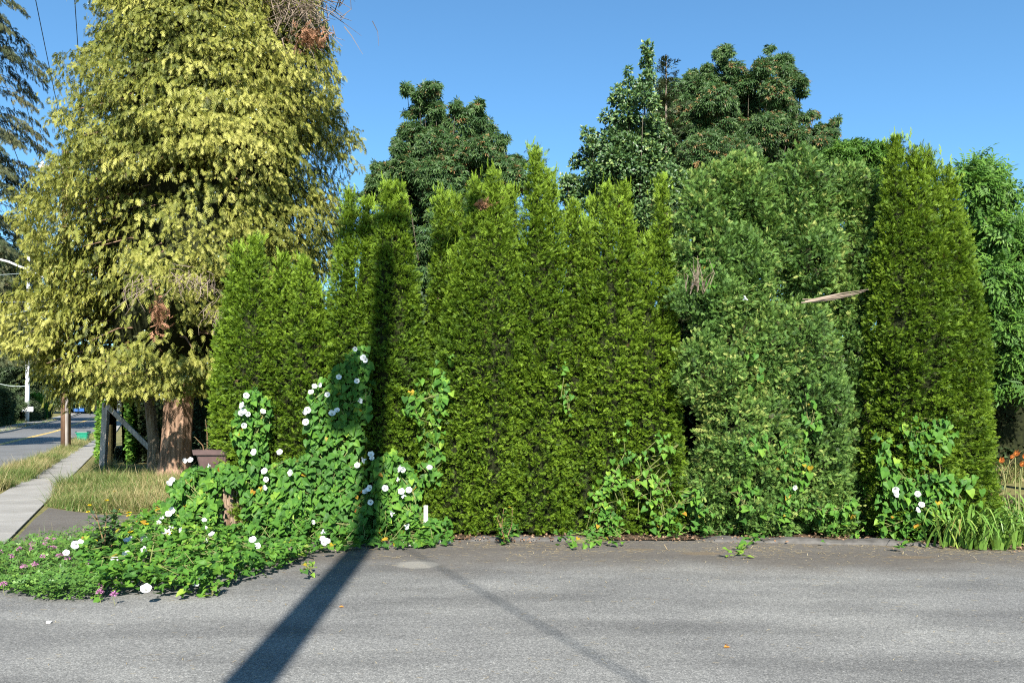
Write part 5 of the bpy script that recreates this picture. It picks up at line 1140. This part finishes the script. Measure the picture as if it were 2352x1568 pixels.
for k, (x, y, r) in enumerate(((926, 1249, .045), (943, 1252, .04), (955, 1250, .05), (1008, 1246, .035), (1028, 1247, .05), (1025, 1243, .04), (990, 1248, .03))):
    mb = MB(); rock(mb, np.array((0, 0, 0)), r); p = gp(x, y, r * .35); o = mb.build('pale_stone', 'pale_stone', None, True); o.location = p; tag(o, 'pale rounded stone lying along the bindweed edge by the lot', 'stone', 'pale stones at the hedge foot')
def leaf_obj(label, px, py, s, m, group=None):
    p = gp(px, py, .012); mb = MB(); mb.inst(OVAL, np.zeros((1, 3)), frames(np.array([[.9, .3, .05]]), np.array([[0, -.3, 1.]])), s, .5); mb.inst(OVAL, np.array([[.01, .02, .01]]), frames(np.array([[.7, -.6, .25]]), np.array([[.3, .2, 1.]])), s * .7, .5); o = mb.build('fallen_leaf', m); o.location = p; tag(o, label, 'leaf', group)
leaf_obj('curled orange leaf lying alone on the open asphalt', 1662, 1489, .055, 'orange_leaf')
leaf_obj('small orange leaf near the pole shadow on the lot', 778, 1396, .045, 'orange_leaf')
mb = MB(); mb.box((0, 0, .006), (.035, .05, .008), .5, .9, .006); o = mb.build('paper_scrap', 'white_paint'); o.location = gp(112, 1432, .008); tag(o, 'tiny white paper scrap on the asphalt in front of the clover', 'litter')
for (x, y) in ((560, 1552), (840, 1578)):
    pass
# needle litter and dead leaves: uncountable
n = 9500; X = rng.uniform(-5, 7.5, n); Yd = 9.5 - np.abs(rng.normal(0, .55, n)) - np.clip(np.abs(X) - 3.5, 0, 9) * .15; sp = rng.random(n) < .24
Yd = np.where(sp, rng.uniform(4.3, 9, n), Yd); dens = rng.random(n) < np.clip(.55 + .7 * wob(np.stack((X, Yd * 2.5, X * 0), -1), 2.2, 2), .08, 1); X, Yd = X[dens], Yd[dens]; n = len(X)
P = np.stack((X, Yd, np.full(n, .011)), -1); d = np.concatenate((rng.normal(0, 1, (n, 1)), rng.normal(0, .45, (n, 1)), rng.normal(0, .03, (n, 1))), 1)
mb = MB(); mb.inst((np.array([(-.035, 0, 0), (.035, 0, 0), (.03, 1, .02), (-.03, 1, .02)]), np.array([(0, 1, 2, 3)], np.int32), np.zeros(4, np.float32)), P, frames(d, np.repeat(np.array([[0, 0, 1.]]), n, 0)), rng.uniform(.025, .075, n) * np.clip(Yd / 8.5, .4, 1.1), rng.random(n) ** .7, 0)
tag(mb.build('needle_litter', 'straw'), 'dry straw-coloured needles scattered over the asphalt', 'litter', kind='stuff')
n = 900; X = rng.uniform(-3, 6.2, n); Yd = 9.62 - np.clip(X - 4, 0, 9) * .3 + rng.normal(0, .12, n); P = np.stack((X, Yd, rng.uniform(.02, .06, n)), -1)
mb = MB(); mb.inst(OVAL, P, frames(rng.normal(0, 1, (n, 3)) * (1, 1, .3), np.array((0, -.3, 1.)) + rng.normal(0, .4, (n, 3))), rng.uniform(.02, .055, n), rng.random(n), 0); tag(mb.build('leaf_litter', 'leaf_litter'), 'brown dead leaves along the hedge foot', 'litter', kind='stuff')

# ------------------------------------------------------------------ light, sky, camera
w = bpy.data.worlds.new('World'); sc.world = w; w.use_nodes = True
nt = w.node_tree; nt.nodes.clear(); out = nt.nodes.new('ShaderNodeOutputWorld'); bg = nt.nodes.new('ShaderNodeBackground'); sky = nt.nodes.new('ShaderNodeTexSky')
sky.sky_type = 'NISHITA'; sky.sun_disc = False; sky.sun_elevation = EL; sky.sun_rotation = PI - HD; sky.air_density = 1.0; sky.dust_density = .3; sky.ozone_density = 1.6; sky.altitude = 50
bg.inputs[1].default_value = .074
tc_ = mixc(nt, 1.0, sky.outputs[0], (.56, .88, 1.03), 'MULTIPLY'); nt.links.new(tc_, bg.inputs[0]); nt.links.new(bg.outputs[0], out.inputs[0])
L = bpy.data.lights.new('sun', 'SUN'); L.energy = 5.0; L.angle = math.radians(.53); L.color = (1.0, .95, .86)
so = bpy.data.objects.new('sun', L); COL.objects.link(so)
import mathutils
so.rotation_euler = mathutils.Vector(SUNV.tolist()).to_track_quat('-Z', 'Y').to_euler(); so.location = (3, -20, 20)
cam = bpy.data.cameras.new('camera'); co = bpy.data.objects.new('camera', cam); COL.objects.link(co); sc.camera = co
cam.sensor_width = 36; cam.lens = 27.0; cam.shift_y = .0696; cam.clip_start = .1; cam.clip_end = 3000
co.location = (0, 0, EYE); co.rotation_euler = (PI / 2, 0, 0)
sc.view_settings.view_transform = 'Standard'; sc.view_settings.look = 'None'; sc.view_settings.exposure = 1.5; sc.view_settings.gamma = 1
sc.cycles.use_denoising = False; sc.cycles.filter_width = 1.15
sc.cycles.max_bounces = 4; sc.cycles.diffuse_bounces = 1; sc.cycles.transmission_bounces = 2; sc.cycles.sample_clamp_indirect = 6
print('VERTS', sum(len(o.data.vertices) for o in sc.objects if o.type == 'MESH'))
